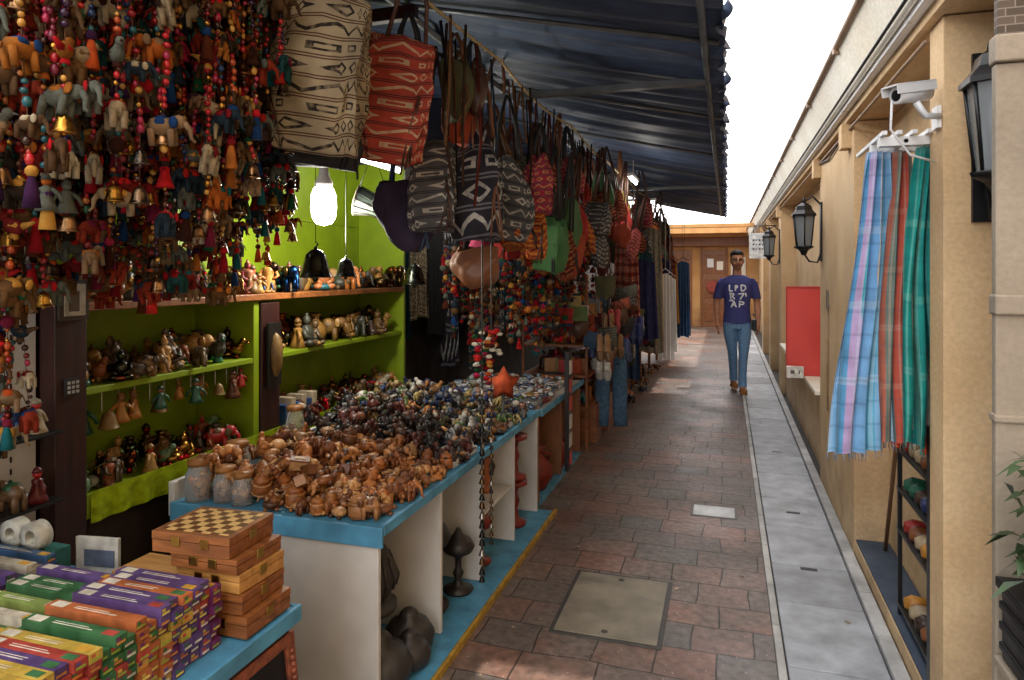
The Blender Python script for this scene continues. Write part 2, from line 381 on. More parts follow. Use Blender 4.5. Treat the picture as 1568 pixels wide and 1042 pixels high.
def scarf(x,y,zt,zb,wt,wb,mat,ph,folds=5,dx=0,yaw=.3,tip=(.06)):
    mb=MB();cy,sy=math.cos(yaw),math.sin(yaw)
    def f(u,v):
        z=zt+(zb-zt)*v; w=wt+(wb-wt)*v**.7; s=(u-.5)*w; dd=(.024+.022*v)*math.sin(u*folds*6.283+ph+v*1.3)+.007*math.sin(u*31+v*9)
        s+=dx*v+.008*math.sin(v*6+ph)+.014*math.sin(u*folds*12.56+ph)*v; z+=tip*(u-.5)*v+.012*math.sin(u*9+ph)*v
        return (x+s*cy-dd*sy,y+s*sy+dd*cy,z)
    mb.add(t_grid(110,40,f));
    for k in range(36):
        p=Vector(f(k/35,1));mb.tube([p,p-Vector((U(-.004,.004),U(-.004,.004),U(.02,.035)))],.0015,seg=3)
    return mb.make('hanging_scarf',[mat])
S1=mat_stripe('scarf_blue_stripe',[(130,178,214),(96,160,205),(185,160,200),(80,180,200),(150,185,215),(190,150,170),(120,170,215),(205,185,160),(140,190,225),(120,130,200),(90,170,200)],1.6,4,(196,214,230),seed=3,trans=.15)
S2=mat_stripe('scarf_coral_stripe',[(180,104,84),(110,124,114),(195,135,100),(100,130,130),(186,84,66),(150,140,140)],1.6,5,(200,170,150),seed=5,va=.2,trans=.15)
S3=mat_stripe('scarf_teal',[(30,146,138),(60,165,154),(26,132,128),(110,180,168),(34,146,140),(160,130,120),(30,138,136)],1.8,4,(140,200,186),seed=8,va=.25,trans=.15)
S4=mat_stripe('scarf_royal_blue',[(40,70,170),(60,90,195),(30,50,140)],3,6,(120,150,220),seed=2,va=.2)
scarf(.53,2.72,1.955,.90,.09,.20,S1,0,4,-.07)
scarf(.585,2.70,1.95,.95,.05,.14,S2,1,3,-.02)
scarf(.655,2.66,1.955,.935,.06,.20,S3,2,4,.0,.25,-.03)
scarf(.69,2.76,1.96,1.0,.05,.10,S4,2.4,2,.015)
mb=MB()
mb.add(t_grid(40,8,lambda u,v:(.545+.15*u,2.68+.014*math.sin(u*30),.965-.06*v*(.6+.4*math.sin(u*11))+.012*math.sin(u*14))),None,lin((205,76,40)))
mb.make('fringed_scarf',[VF])
mb=MB()
for x in(.69,.80):
    for y in(2.66,3.2): mb.box(x-.008,x+.008,y-.008,y+.008,.1,1.05)
for z in(.14,.45,.62,.78,.94): mb.box(.68,.81,2.65,3.21,z,z+.012)
mb.box(.655,.67,2.61,2.66,.03,1.0)
mb.make('display_rack',[M_BLACK])
mb=MB()
for z in(.152,.46,.63,.79,.95):
    for j in range(6):
        c=lin(random.choice([(150,40,34),(190,130,50),(30,90,70),(170,150,120),(40,50,100),(120,70,36),(60,40,30)]))
        y=2.7+j*.085
        mb.add(t_loft([[(.69+.05*t*1.9+.0,y+.032*w*math.cos(a),z+.03+hh*math.sin(a)) for a in np.linspace(0,6.28,9)[:-1]] for t,w,hh in((0,.5,.02),(.3,1,.035),(.6,1,.03),(1,.95,.02),(1.15,.5,.01))]),None,c)
mb.make('shoe_display',[VC])
mb=MB();mb.tube([(.775,3.9,.1),(.765,3.6,.75),(.76,3.4,1.2)],.010,lin((110,75,45)));mb.make('wooden_pole',[VW])
mb=MB();mb.box(.48,.77,6.19,6.21,.64,1.40,lin((225,74,66)));
for a in((.48,.77,.64,.655),(.48,.77,1.385,1.40)): mb.box(a[0],a[1],6.183,6.188,a[2],a[3],lin((190,56,52)))
for a in((.48,.492),(.758,.77)): mb.box(a[0],a[1],6.184,6.189,.655,1.385,lin((190,56,52)))
mb.box(.77,.82,6.19,6.2,.8,.83,lin((60,60,60)));mb.box(.77,.82,6.19,6.2,1.2,1.23,lin((60,60,60)))
mb.make('red_shutter_panel',[mat_vcol('red_enamel',.4,0,3,.12,0)],.003)
mb=MB();mb.box(.47,.60,6.0,6.04,.655,.75,lin((225,220,210)));mb.box(.5,.53,5.99,5.999,.69,.72,lin((90,90,90)));mb.box(.56,.57,5.99,5.999,.69,.72,lin((90,90,90)));mb.make('junction_box',[VC],.004)
mb=MB();mb.box(.638,.649,4.95,5.0,1.28,1.4,lin((120,110,100)));mb.tube([(.643,4.97,1.28),(.643,4.97,.6)],.006,lin((160,130,100)))
mb.tube([(.64,5.38,2.3),(.64,4.9,2.26),(.64,4.3,2.3)],.006,lin((60,50,45)));mb.make('electrical_conduit',[VC])
mb=MB();mb.box(.30,.54,9.98,10.0,1.70,2.05,lin((232,232,230)))
for z in(1.94,1.88,1.82): 
    for i in range(4): mb.box(.345+i*.04,.37+i*.04-.01*(i%2),9.974,9.979,z,z+.022,lin((60,60,80)))
mb.tube([(.36,9.99,2.05),(.36,9.99,2.15),(.66,9.99,2.15)],.008,lin((60,60,60)));mb.tube([(.5,9.99,2.05),(.5,9.99,2.15)],.006,lin((60,60,60)))
mb.make('hanging_sign',[VC])
# ---------------------------------------------------------------- far end building
mb=MB();mb.box(-3,2,19.5,20,0,2.2,mat=0);mb.box(-3,2,19.3,20,2.2,2.45,mat=3);mb.box(-3,2,19.1,20,2.45,2.75,mat=0)
mb.box(-3,.64,18.4,19.09,2.62,2.72,mat=0);mb.box(-3,.64,18.35,18.39,2.50,2.75,mat=0)
mb.box(-.62,-.02,19.44,19.498,0,2.1,mat=3)
for x in(-.68,-.02): mb.box(x,x+.06,19.42,19.497,0,2.16,mat=4)
for z in(.15,.8,1.45):
    for x in(-.57,-.29): mb.box(x,x+.22,19.42,19.439,z,z+.5,mat=4)
mb.box(-1.6,-.9,19.45,19.498,0,2.1,mat=3);mb.box(.12,.5,19.44,19.498,1.2,1.9,mat=1)
for i,(x,z,c) in enumerate([(-.5,1.62,2),(-.25,1.55,1),(.16,1.4,2),(.3,.8,3)]): mb.box(x,x+.17,19.40,19.418,z,z+.24,mat=c)
mb.box(-3,.64,14.6,14.75,2.42,2.5,mat=0)
M_TAN2=mat_stucco('ochre_stucco',(214,164,104),(196,142,84))
mb.make('tan_end_building',[M_TAN2,M_CREAM,M_WHITE,M_BROWNP,M_WOOD],.01)
mb=MB();mb.lathe([(.001,0),(.13,.01),(.16,.03),(.17,.05),(.15,.05)],M=Matrix.Translation((-.35,19.39,1.1))@Matrix.Rotation(math.pi/2,4,'X'),col=lin((150,56,40)));mb.make('round_wall_plaque',[VC])
# ---------------------------------------------------------------- left building + awning
mb=MB();mb.box(-3.2,-2.7,-1.5,20,0,3.3,mat=0);mb.box(-2.7,-2.65,4.5,19.4,0,3.0,mat=1)
mb.make('market_building',[M_DARKW,M_DARKW])
def mat_awn():
    n=NT('navy_awning');f=n.noise(2.5,5,n.scalev((.8,5,1)),.6,.5)
    c=n.mix(n.rng(f,0,1),lin((44,58,84)),lin((74,92,124)))
    f2=n.noise(9,4);c=n.mix(n.rng(f2,0,.5),c,lin((30,38,54)))
    n.bump(f,.5,.02);return n.done(c,.6)
M_AWN=mat_awn()
YA=.9
mb=MB()
def aw(u,v):
    x=-.01-2.7*u;y=YA+(12.6-YA)*v
    ph=(y-1.5)%1.5/1.5
    z=2.5+.235*(-x)-.05*math.sin(math.pi*ph)**.8*math.sin(math.pi*min(1,u*1.3+.12))+.010*math.sin(y*17+u*3+math.sin(u*4))+.008*math.sin(y*29+u*7+1.7*math.sin(y*2.1))
    return(x,y,z)
mb.add(t_grid(30,380,aw))
def fr(u,v):
    y=YA+(12.6-YA)*v;return(-.008+.012*math.sin(y*40)+.02*u*math.sin(y*13),y,2.5-.05*u*(.35+.65*abs(math.sin(y*9+.6*math.sin(y*2.3))))+.004*math.sin(y*60))
mb.add(t_grid(2,1100,fr),mat=1)
for y in np.arange(1.5,12.7,1.5):
    mb.tube([(-.03,y,2.49),(-1.35,y,2.785),(-2.65,y,3.09)],.012,mat=2)
for y in(3.55,8.05): mb.box(-1.3,-.1,y,y+.05,2.47,2.50,mat=2)
mb.tube([(-.09,YA,2.495),(-.09,12.6,2.495)],.016,mat=2);mb.tube([(-1.5,YA,2.80),(-1.5,12.6,2.80)],.02,mat=2)
mb.tube([(-2.6,YA,2.6),(-2.6,12.6,2.6)],.03,mat=2)
mb.make('awning',[M_AWN,M_AWN,M_STEEL])
mb=MB();pts=[(-1.0+.01*math.sin(y*3),y,2.50-.03*math.sin((y%1.5)/1.5*math.pi)) for y in np.arange(1.5,12.5,.08)];mb.tube(pts,.006)
for i in range(0,len(pts)-1): mb.sph(pts[i],.010,q=(6,4))
mb.make('hanging_cord',[M_ROPE])
mb=MB()
for x in np.arange(-2.1,-1.0,.18): mb.box(x,x+.025,.6,2.75,2.74,2.77)
for y in np.arange(.7,2.75,.22): mb.box(-2.2,-1.0,y,y+.025,2.772,2.80)
for x in(-2.17,): mb.box(x,x+.04,.6,2.78,2.70,2.738)
for y in(.62,2.72): mb.box(-2.6,-1.3,y,y+.04,2.64,2.698)
mb.make('wooden_hanging_frame',[M_MAROON])
# ---------------------------------------------------------------- craft shapes
def elephant(mb,col,c2=None,mat=0,q=(8,5)):
    c2=c2 or col
    mb.sph((0,0,.5),(.40,.25,.27),col,q,mat);mb.sph((.42,0,.62),(.2,.17,.19),col,q,mat)
    mb.tube([(.55,0,.6),(.68,0,.42),(.70,0,.2),(.80,0,.1)],[.09,.07,.05,.035],col,6,mat)
    for x in(-.24,.24):
        for y in(-.13,.13): mb.tube([(x,y,.45),(x,y,.0)],[.1,.085],col,6,mat)
    for y in(-1,1): mb.sph((.34,y*.2,.62),(.12,.04,.16),c2,(6,4),mat)
    mb.sph((0,0,.62),(.22,.26,.17),c2,(6,4),mat);mb.tube([(-.38,0,.55),(-.47,0,.3)],[.025,.015],col,4,mat)
def bird(mb,col,c2,mat=0):
    mb.sph((0,0,.4),(.35,.22,.26),col,(8,5),mat,ry=-.3);mb.sph((.3,0,.72),(.16,.14,.16),col,(8,5),mat)
    mb.tube([(.43,0,.72),(.6,0,.68)],[.05,.008],c2,5,mat);mb.tube([(-.25,0,.4),(-.65,0,.55)],[.13,.05],c2,5,mat)
    mb.tube([(.1,0,.5),(.27,0,.66)],[.18,.12],col,6,mat);mb.sph((-.05,.0,.42),(.25,.25,.14),c2,(6,4),mat);mb.tube([(0,0,.2),(0,0,0)],[.1,.16],c2,6,mat)
def buddha(mb,col,c2=None,mat=0):
    mb.sph((0,0,.12),(.36,.4,.13),c2 or col,(8,5),mat);mb.sph((0,0,.4),(.2,.26,.28),col,(8,5),mat);mb.sph((0,0,.78),(.13,.13,.16),col,(8,5),mat);mb.sph((0,0,.95),.06,col,(6,4),mat)
    for y in(-1,1): mb.tube([(0,y*.22,.55),(.12,y*.3,.32),(.24,y*.08,.24)],[.08,.07,.06],col,5,mat);mb.sph((.2,y*.2,.14),(.14,.18,.1),col,(6,4),mat)
def standing(mb,col,c2,mat=0):
    mb.lathe([(.2,0),(.2,.06),(.12,.08),(.2,.3),(.14,.52),(.2,.66),(.17,.74),(.06,.78)],col=col,seg=8,mat=mat)
    mb.sph((0,0,.87),(.1,.1,.12),c2,(8,5),mat);mb.lathe([(.1,.92),(.04,1.02),(.001,1.1)],col=col,seg=6,mat=mat)
    for y in(-1,1): mb.tube([(0,y*.18,.68),(.08,y*.26,.5),(.16,y*.12,.42)],[.06,.05,.04],c2,5,mat)
def bell(mb,col,mat=0):
    mb.lathe([(.5,0),(.47,.03),(.4,.2),(.33,.5),(.28,.68),(.15,.8),(.05,.84),(.05,.9)],col=col,seg=12,mat=mat)
    mb.tube([(0,0,.88),(.08,0,.98),(0,0,1.08),(-.08,0,.98),(0,0,.88)],.03,col,5,mat);mb.sph((0,0,-.04),.1,col,(6,4),mat)
def vase(mb,col,mat=0):
    mb.lathe([(.2,0),(.22,.05),(.36,.3),(.34,.48),(.14,.7),(.12,.8),(.2,.9)],col=col,seg=12,mat=mat)
    for y in(-1,1): mb.tube([(0,y*.3,.5),(0,y*.42,.66),(0,y*.13,.78)],.03,col,5,mat)
def lampstand(mb,col,c2,mat=0):
    mb.lathe([(.22,0),(.24,.04),(.1,.08),(.05,.2),(.09,.28),(.05,.36),(.05,.5),(.10,.56),(.22,.62),(.26,.7),(.2,.8),(.08,.88),(.04,.96),(.001,1.0)],col=col,seg=18,mat=mat)
def turtle(mb,col,c2,mat=0):
    mb.sph((0,0,.22),(.4,.33,.22),col,(8,5),mat);mb.sph((.45,0,.26),(.13,.1,.1),c2,(6,4),mat)
    for x in(-.25,.25):
        for y in(-.27,.27): mb.sph((x,y,.07),(.12,.09,.08),c2,(6,4),mat)
def barrel(mb,col,c2,mat=0):
    mb.lathe([(.3,0),(.36,.05),(.38,.3),(.36,.55),(.3,.6),(.34,.62),(.28,.75),(.1,.82),(.06,.92),(.001,.95)],col=col,seg=12,mat=mat)
    for z in(.08,.5): mb.lathe([(.37,z),(.40,z+.02),(.37,z+.05)],col=c2,seg=12,mat=mat)
def cbx(mb,col,c2,mat=0):
    mb.cbox((0,0,.2),(.7,.45,.36),col,mat);mb.cbox((0,0,.41),(.74,.49,.07),c2,mat);mb.cbox((0,0,.46),(.4,.2,.04),col,mat)
def doll(mb,col,c2,mat=0):
    mb.lathe([(.3,0),(.22,.2),(.13,.5),(.16,.62),(.05,.7)],col=col,seg=8,mat=mat);mb.sph((0,0,.8),.13,c2,(8,5),mat)
    for y in(-1,1): mb.tube([(0,y*.12,.6),(.05,y*.3,.45),(.02,y*.38,.25)],[.07,.06,.05],col,5,mat)
    mb.lathe([(.15,.84),(.1,.95),(.001,1.02)],col=dim(col,.6),seg=8,mat=mat)
def any_craft(mb,c,c2,mat=0):
    k=random.randrange(8)
    if k==0: elephant(mb,c,c2,mat)
    elif k==1: bird(mb,c,c2,mat)
    elif k==2: buddha(mb,c,c2,mat)
    elif k==3: standing(mb,c,c2,mat)
    elif k==4: vase(mb,c,mat)
    elif k==5: turtle(mb,c,c2,mat)
    elif k==6: doll(mb,c,c2,mat)
    else: elephant(mb,c2,c,mat)
# ---------------------------------------------------------------- hanging bead strands
PAL=[(190,20,30),(190,20,30),(150,10,24),(180,30,20),(130,20,30),(190,110,36),(200,145,56),(24,84,50),(26,60,110),(180,34,80),(196,80,24),(120,30,56),(60,30,66),(24,96,104),(90,40,20),(60,30,20)]
PAL=[desat(dim(lin(c),.8),.05) for c in PAL]
GOLD=lin((196,146,64));FEL=[dim(lin(c),.72) for c in[(140,112,84),(190,175,146),(120,90,60),(140,50,30),(160,98,40),(40,54,66),(100,104,94),(120,36,34),(56,46,36),(170,90,36),(36,76,76),(110,80,50),(160,140,110),(90,66,44)]]
mb=MB()
def strand(x0,y0,zt,zb,s=1.):
    z=zt;ph=U(0,6);am=U(.003,.016);fq=U(5,12)
    def sw(z): 
        k=min(1,(zt-z)*3);return(x0+am*k*math.sin(z*fq+ph),y0+am*k*math.cos(z*fq*.8+ph))
    zs=np.linspace(zt,zb,10);mb.tube([(*sw(q),q) for q in zs],.0012,(.1,.05,.03),3,2)
    nxt=z-U(.03,.2)
    pal=random.choice(PAL)
    while z>zb:
        x,y=sw(z)
        if z<nxt and z>zb-.01:
            k=random.random();c=random.choice(FEL);c2=random.choice(PAL+FEL)
            if k<.5:
                ss=s*U(.7,1.25);mb.at((x,y,z-.06*ss),.072*ss,U(0,6.28),U(-.3,.3));elephant(mb,c,c2,2,(6,4));mb.reset();z-=.065*ss
            elif k<.68:
                mb.at((x,y,z-.06*s),.07*s,U(0,6.28));bird(mb,c,c2,2);mb.reset();z-=.06*s
            elif k<.78:
                mb.at((x,y,z-.07*s),.075*s,U(0,6.28));doll(mb,random.choice(PAL+FEL),c,2);mb.reset();z-=.07*s
            elif k<.93:
                mb.at((x,y,z-.045*s),.04*s,U(0,6));bell(mb,random.choice([GOLD,lin((150,100,60)),lin((120,110,100)),lin((80,50,24))]),1);mb.reset();z-=.05*s
            else:
                c=random.choice(PAL)
                mb.sph((x,y,z-.012),.018*s,c,(8,5),2);z-=.035
            nxt=z-U(.06,.2)
            pal=random.choice(PAL)
        r=U(.0045,.0095)*s
        c=pal if R()<.6 else(GOLD if R()<.35 else random.choice(PAL))
        mb.fsph((x+U(-.003,.003),y+U(-.003,.003),z),(r,r,r*U(.8,1.5)),c,1 if c is GOLD and R()<.5 else 0)
        z-=r*2.1+(.003 if R()<.8 else .015)
    k=R();x,y=sw(zb)
    if k<.25: mb.at((x,y,zb-.055*s),.045*s,U(0,6));bell(mb,random.choice([GOLD,lin((170,130,90)),lin((110,90,70))]),1);mb.reset()
    elif k<.6:
        mb.sph((x,y,zb-.01),.012,random.choice(PAL),(8,5),2);mb.lathe([(.006,0),(.011,-.02),(.016,-.06),(.001,-.06)],(x,y,zb-.02),random.choice(PAL),8,2)
    else: mb.at((x,y,zb-.06*s),.08*s,U(0,6));elephant(mb,random.choice(FEL),random.choice(PAL),2,(6,4));mb.reset()
for i in range(660):
    x=U(-2.05,-1.22);y=U(.95,2.6)
    d=-x*.299+y*.954;px=(x*.954+y*.299)/d
    zb=U(1.46,2.0) if x<-1.5 else U(1.66,2.2)
    if px>-.40: zb=max(zb,U(1.62,2.1))
    if px>-.32: continue
    strand(x,y,2.74,zb)
for i in range(4): strand(U(-1.66,-1.5),U(1.0,1.12),2.74,U(.95,1.4),s=1.2)
for i in range(12): strand(U(-1.95,-1.78),U(1.24,1.38),2.74,U(.8,1.35),s=1.)
mb.make('hanging_bead_strands',[VG,VM,VF])
# ---------------------------------------------------------------- stall shelving (lime)
mb=MB()
XB=-2.55;XF=-2.2
mb.box(XB-.03,XB,1.8,4.43,.2,1.84,mat=0);mb.box(XB-.03,XB,3.1,4.43,1.842,2.3,mat=0);mb.box(XB-.03,XB,1.8,3.099,1.842,2.64,mat=3);mb.box(XB-.03,XB,3.1,4.43,2.302,2.64,mat=3)
for y in(2.80,): mb.box(XB,XF,y,y+.04,.70,1.38,mat=0)
mb.box(XB,XF+.01,4.40,4.43,.3,2.3,mat=0)
mb.box(-2.3,-2.19,2.845,2.99,.70,1.37,mat=1)
mb.box(XB,XF,1.86,2.798,1.08,1.105,mat=0);mb.box(XB,XF,2.992,4.398,1.08,1.105,mat=0)
mb.box(XB,XF+.02,1.86,4.398,.68,.70,mat=0)
mb.box(XF+.02,XF+.035,1.86,4.398,.645,.735,mat=0)
mb.box(XB,XF+.02,1.86,4.395,1.385,1.415,mat=2)
mb.box(XB,XF-.05,2.3,2.34,1.415,1.84,mat=0)
mb.box(XB-.1,XF-.17,1.735,1.855,0,1.5,mat=1);mb.box(XF-.03,XF+.04,1.735,1.855,0,1.5,mat=1);mb.box(XF-.169,XF-.031,1.745,1.85,0,1.495,mat=1)
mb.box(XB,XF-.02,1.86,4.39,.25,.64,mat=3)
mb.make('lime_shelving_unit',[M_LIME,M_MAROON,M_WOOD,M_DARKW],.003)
mb=MB();mb.add(t_grid(240,3,lambda u,v:(XF+.042+.006*math.sin(u*150)*v,1.87+2.5*u,.74-.11*v)),None,lin((146,168,26)));mb.make('lime_shelf_skirt',[VF])
mb=MB();mb.box(-2.56,-2.24,.4,1.73,.0,2.6,mat=0)
for z in np.arange(.5,1.9,.04): mb.box(-2.24,-2.237,1.64,1.647,z,z+.02,mat=1)
for z in(.62,.78,1.0): mb.box(-2.24,-2.06,.9,1.69,z,z+.01,mat=1)
mb.make('white_display_wall',[M_WHITEP,M_BLACK],.003)
mb=MB();mb.box(-2.158,-2.145,1.74,1.85,1.36,1.50,lin((60,50,40)));mb.box(-2.144,-2.142,1.755,1.835,1.375,1.485,lin((190,180,160)));mb.box(-2.141,-2.14,1.77,1.81,1.39,1.46,lin((90,70,50)));mb.make('framed_picture',[VC])
mb=MB();mb.box(-2.238,-2.22,1.5,1.62,1.55,1.85,lin((130,80,50)));mb.box(-2.219,-2.217,1.52,1.60,1.57,1.83,lin((210,200,180)));mb.lathe([(.001,0),(.035,0),(.03,.003)],M=Matrix.Translation((-2.216,1.56,1.7))@Matrix.Rotation(math.pi/2,4,'Y'),col=lin((200,60,50)));mb.make('framed_picture',[VC])
mb=MB();mb.box(-2.158,-2.15,1.765,1.82,1.1,1.16,lin((40,40,40)))
for i in range(3):
    for j in range(3): mb.box(-2.149,-2.147,1.772+i*.016,1.782+i*.016,1.108+j*.016,1.118+j*.016,lin((170,170,170)))
mb.make('qr_sticker',[VC])
mb=MB()
for z in(.632,.792,1.012):
    for j in range(9):
        mb.at((-2.13+U(-.05,.05),.95+j*.085,z),.11,U(0,6));any_craft(mb,random.choice(FEL),random.choice(PAL));mb.reset()
mb.make('souvenir_figurines',[VC])
BR=[lin(c) for c in[(150,110,50),(110,80,40),(170,130,76),(70,55,40),(60,60,50),(130,70,40),(90,70,44)]]
def shelf_row(name,z,y0,y1,n,s0,s1,pal,pal2,mats,xr=(-2.5,-2.22),f=None):
    mb=MB()
    for i in range(n):
        s=U(s0,s1);mb.at((U(*xr),y0+(y1-y0)*(i+.5)/n+U(-.02,.02),z),s,U(-.8,.8))
        c=random.choice(pal);c2=random.choice(pal2);(f or any_craft)(mb,c,c2,0 if R()<.7 else 1);mb.reset()
    return mb.make(name,mats)
shelf_row('brass_figurines',.702,1.9,2.78,44,.08,.14,BR+[lin((160,160,150)),lin((90,120,90))],BR+PAL[:4],[VC,VM])
shelf_row('brass_figurines',1.106,1.9,2.78,46,.09,.17,BR,BR+[lin((40,100,80))],[VC,VM])
shelf_row('carved_figurines',.702,3.02,4.36,56,.09,.16,BR+[lin((180,170,150))],PAL[:6]+BR,[VC,VM])
shelf_row('brass_figurines',1.106,3.02,4.36,52,.09,.2,BR,BR,[VC,VM])
shelf_row('souvenir_figurines',1.417,1.9,4.36,95,.09,.19,BR+[lin((170,124,60)),lin((150,90,50))],BR+PAL,[VC,VM])
mb=MB()
for j in range(12):
    s=U(.08,.14);mb.at((-2.25+U(-.04,.04),1.92+j*.075+U(-.02,.02),1.06-s),s if j%4!=1 else s*.6,U(-.8,.8))
    if j%4==1: bell(mb,lin((120,94,50)))
    else: doll(mb,lin(random.choice([(150,40,34),(150,100,40),(150,145,135),(34,80,64),(90,50,30)])),lin((120,80,54)))
    mb.reset()
    mb.tube([(-2.25,1.92+j*.075,1.0),(-2.25,1.92+j*.075,1.08)],.002)
mb.make('hanging_dolls',[VC])
mb=MB()
for i in range(6):
    c=random.choice([(150,40,40),(40,70,120),(180,165,140),(130,46,36)])
    mb.box(-2.3,-2.2,3.05+i*.05,3.09+i*.05,.705,.705+.12+.03*(i%2),lin(c))
mb.box(-2.18,-2.165,2.87,2.97,.95,1.27,lin((20,18,16)));mb.lathe([(.01,0),(.03,.05),(.035,.14),(.02,.2),(.001,.22)],(-2.16,2.92,1.0),lin((120,92,50)))
mb.make('boxed_trinkets',[VC],.002)
# lamps
ME=mat_emit('lit_bulb',(1,.97,.9),40)
mb=MB();LX,LY,LZ=-1.95,3.02,1.90
mb.lathe([(.028,.06),(.05,.045),(.062,.01),(.064,-.05),(.058,-.10),(.04,-.13),(.001,-.14)],(LX,LY,LZ),(1,1,1),18,0)
mb.lathe([(.045,.05),(.045,.08),(.028,.11),(.022,.15),(.006,.16)],(LX,LY,LZ),(1,1,1),14,1);mb.tube([(LX,LY,LZ+.15),(LX,LY,2.64)],.004,mat=1);mb.make('light_bulb',[ME,M_WHITE])
def tube_light(x,y,z,L,axis='Y'):
    mb=MB();d=(0,L/2,0) if axis=='Y' else(L/2,0,0)
    mb.tube([(x-d[0],y-d[1],z),(x+d[0],y+d[1],z)],.013,seg=10,mat=0)
    mb.cbox((x,y,z+.03),(.05 if axis=='Y' else L+.04,L+.04 if axis=='Y' else .05,.03),mat=1)
    mb.tube([(x,y,z+.03),(x,y,2.55)],.004,mat=1)
    return mb.make('fluorescent_tube',[ME2,M_WHITE])
ME2=mat_emit('lit_tube',(.95,1,1),14)
tube_light(-2.42,2.1,2.45,.55);tube_light(-2.1,3.9,2.2,.5);tube_light(-.82,6.35,2.36,.4);tube_light(-1.1,8.6,2.38,.5,'X');tube_light(-2.1,5.4,2.35,.6);tube_light(-1.95,7.6,2.35,.6)
def plight(n,loc,e,r=.05,c=(1,.95,.85)):
    l=bpy.data.lights.new(n,'POINT');l.energy=e;l.shadow_soft_size=r;l.color=c;o=bpy.data.objects.new(n,l);o.location=loc;scene.collection.objects.link(o)
plight('bulb_light',(-1.93,3.02,1.70),28,.05,(1,.94,.8));plight('tube_glow',(-2.3,2.1,2.35),4,.08,(.95,1,1));plight('tube_glow',(-.82,6.35,2.28),7,.08);plight('tube_glow',(-2.05,5.4,2.27),11,.1);plight('tube_glow',(-1.9,7.6,2.27),11,.1)
plight('tube_glow',(-2.05,3.9,2.1),4,.08)
# ---------------------------------------------------------------- main counter
mb=MB()
XE=-1.12
mb.box(-2.0,XE,2.08,4.13,.635,.655,mat=1)
mb.box(-2.0,XE+.012,2.066,2.078,.59,.66,mat=1);mb.box(XE,XE+.014,2.08,4.13,.628,.665,mat=1)
mb.box(-2.0,XE-.01,2.08,2.10,.0,.589,mat=0)
for y in(2.60,3.10,3.62,4.10): mb.box(-1.75,XE-.005,y,y+.022,.03,.634,mat=0)
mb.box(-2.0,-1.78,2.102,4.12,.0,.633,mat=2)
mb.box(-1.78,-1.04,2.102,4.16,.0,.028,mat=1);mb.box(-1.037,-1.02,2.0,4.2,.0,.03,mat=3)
mb.box(-2.02,-2.0,2.08,4.13,.60,.73,mat=0);mb.box(-2.0,-1.99,2.08,2.1,.66,.73,mat=0)
mb.box(-1.75,XE-.01,3.12,3.59,.33,.345,mat=0)
M_YEL=mat_plain('yellow_line',(190,150,50),.7,amt=.8,nscale=20)
mb.make('display_counter',[M_WHITEP,M_BLUE,M_DARKW,M_YEL],.003)
def pile(name,y0,y1,n,pal,pal2,hmax,s0=.06,s1=.09,mats=None,x0=-1.96,x1=-1.15,funcs=None,extra=()):
    mb=MB()
    for i in range(n+(extra[0] if extra else 0)):
        if i>=n: x=U(extra[1],extra[2]);y=U(extra[3],extra[4]);t=0.05
        else: x=U(x0,x1);y=U(y0,y1);t=(x1-x)/(x1-x0)
        h=hmax*min(1,t*1.8)*R();s=U(s0,s1)
        mb.at((x,y,.656+h),s,U(0,6.28),U(-.5,.5)*(h>.02),U(-.4,.4)*(h>.02))
        k=U(.45,1.1);c=dim(random.choice(pal),k);c2=dim(random.choice(pal2),k*U(.7,1.2));f=random.choice(funcs) if funcs else any_craft
        f(mb,c,c2,0 if R()<.8 else 1);mb.reset()
    return mb.make(name,mats or[VC,VW])
TW=[lin(c) for c in[(184,116,58),(164,98,46),(146,84,40),(190,132,78),(120,68,34),(104,60,30),(200,150,96)]]
DK=[lin(c) for c in[(56,36,28),(40,28,26),(78,44,30),(28,26,28),(96,40,30)]]
MX=[lin(c) for c in[(40,60,120),(205,200,190),(80,105,55),(160,106,50),(50,50,60),(130,130,130),(30,56,100),(170,150,96),(100,72,44)]]
pile('carved_wood_elephants',2.15,2.85,270,TW,TW,.12,.06,.10,[VW,VC],funcs=[elephant,elephant,turtle,barrel,cbx,bird,turtle],extra=(80,-1.68,-1.15,2.10,2.42))
pile('dark_carved_figurines',2.78,3.3,170,DK,DK+TW[3:5],.16,.07,.11,funcs=[elephant,turtle,bird,buddha])
pile('painted_animal_figurines',3.1,4.0,320,MX,MX+DK,.17,.055,.095,funcs=[elephant,turtle,bird])
for (x,y,r,h) in((-1.93,2.14,.05,.13),(-1.82,2.15,.042,.11),(-1.73,2.14,.04,.1),(-1.9,2.32,.05,.16),(-1.93,2.75,.045,.22)):
    mb=MB();mb.lathe([(r,0),(r,h*.75),(r*.8,h*.85),(r*.8,h)],(x,y,.657),(.9,.9,.9),20,0);mb.lathe([(r*.85,0),(r*.86,.02),(.001,.022)],(x,y,.657+h),lin((150,100,50)),20,1)
    for i in range(26): mb.sph((x+U(-.5,.5)*r,y+U(-.5,.5)*r,.662+U(.01,h*.65)),r*.26,random.choice(TW),(6,4),1)
    mb.make('trinket_jar',[M_GLASS,VW])
mb=MB();
for (x0,x1,y0,y1) in((-1.3,-1.15,2.8,3.1),(-1.3,-1.15,3.5,3.8)):
    mb.box(x0,x1,y0,y1,.657,.664,lin((215,215,210)));
    for a in((x0,x0+.005,y0,y1),(x1-.005,x1,y0,y1),(x0+.006,x1-.006,y0,y0+.005),(x0+.006,x1-.006,y1-.005,y1)): mb.box(*a,.665,.685,lin((215,215,210)))
    for i in range(60): mb.sph((U(x0+.01,x1-.01),U(y0+.01,y1-.01),.67),U(.006,.013),random.choice(MX+PAL+[lin((220,220,220))]*4),(6,4))
mb.make('jewellery_tray',[VC])
mb=MB()
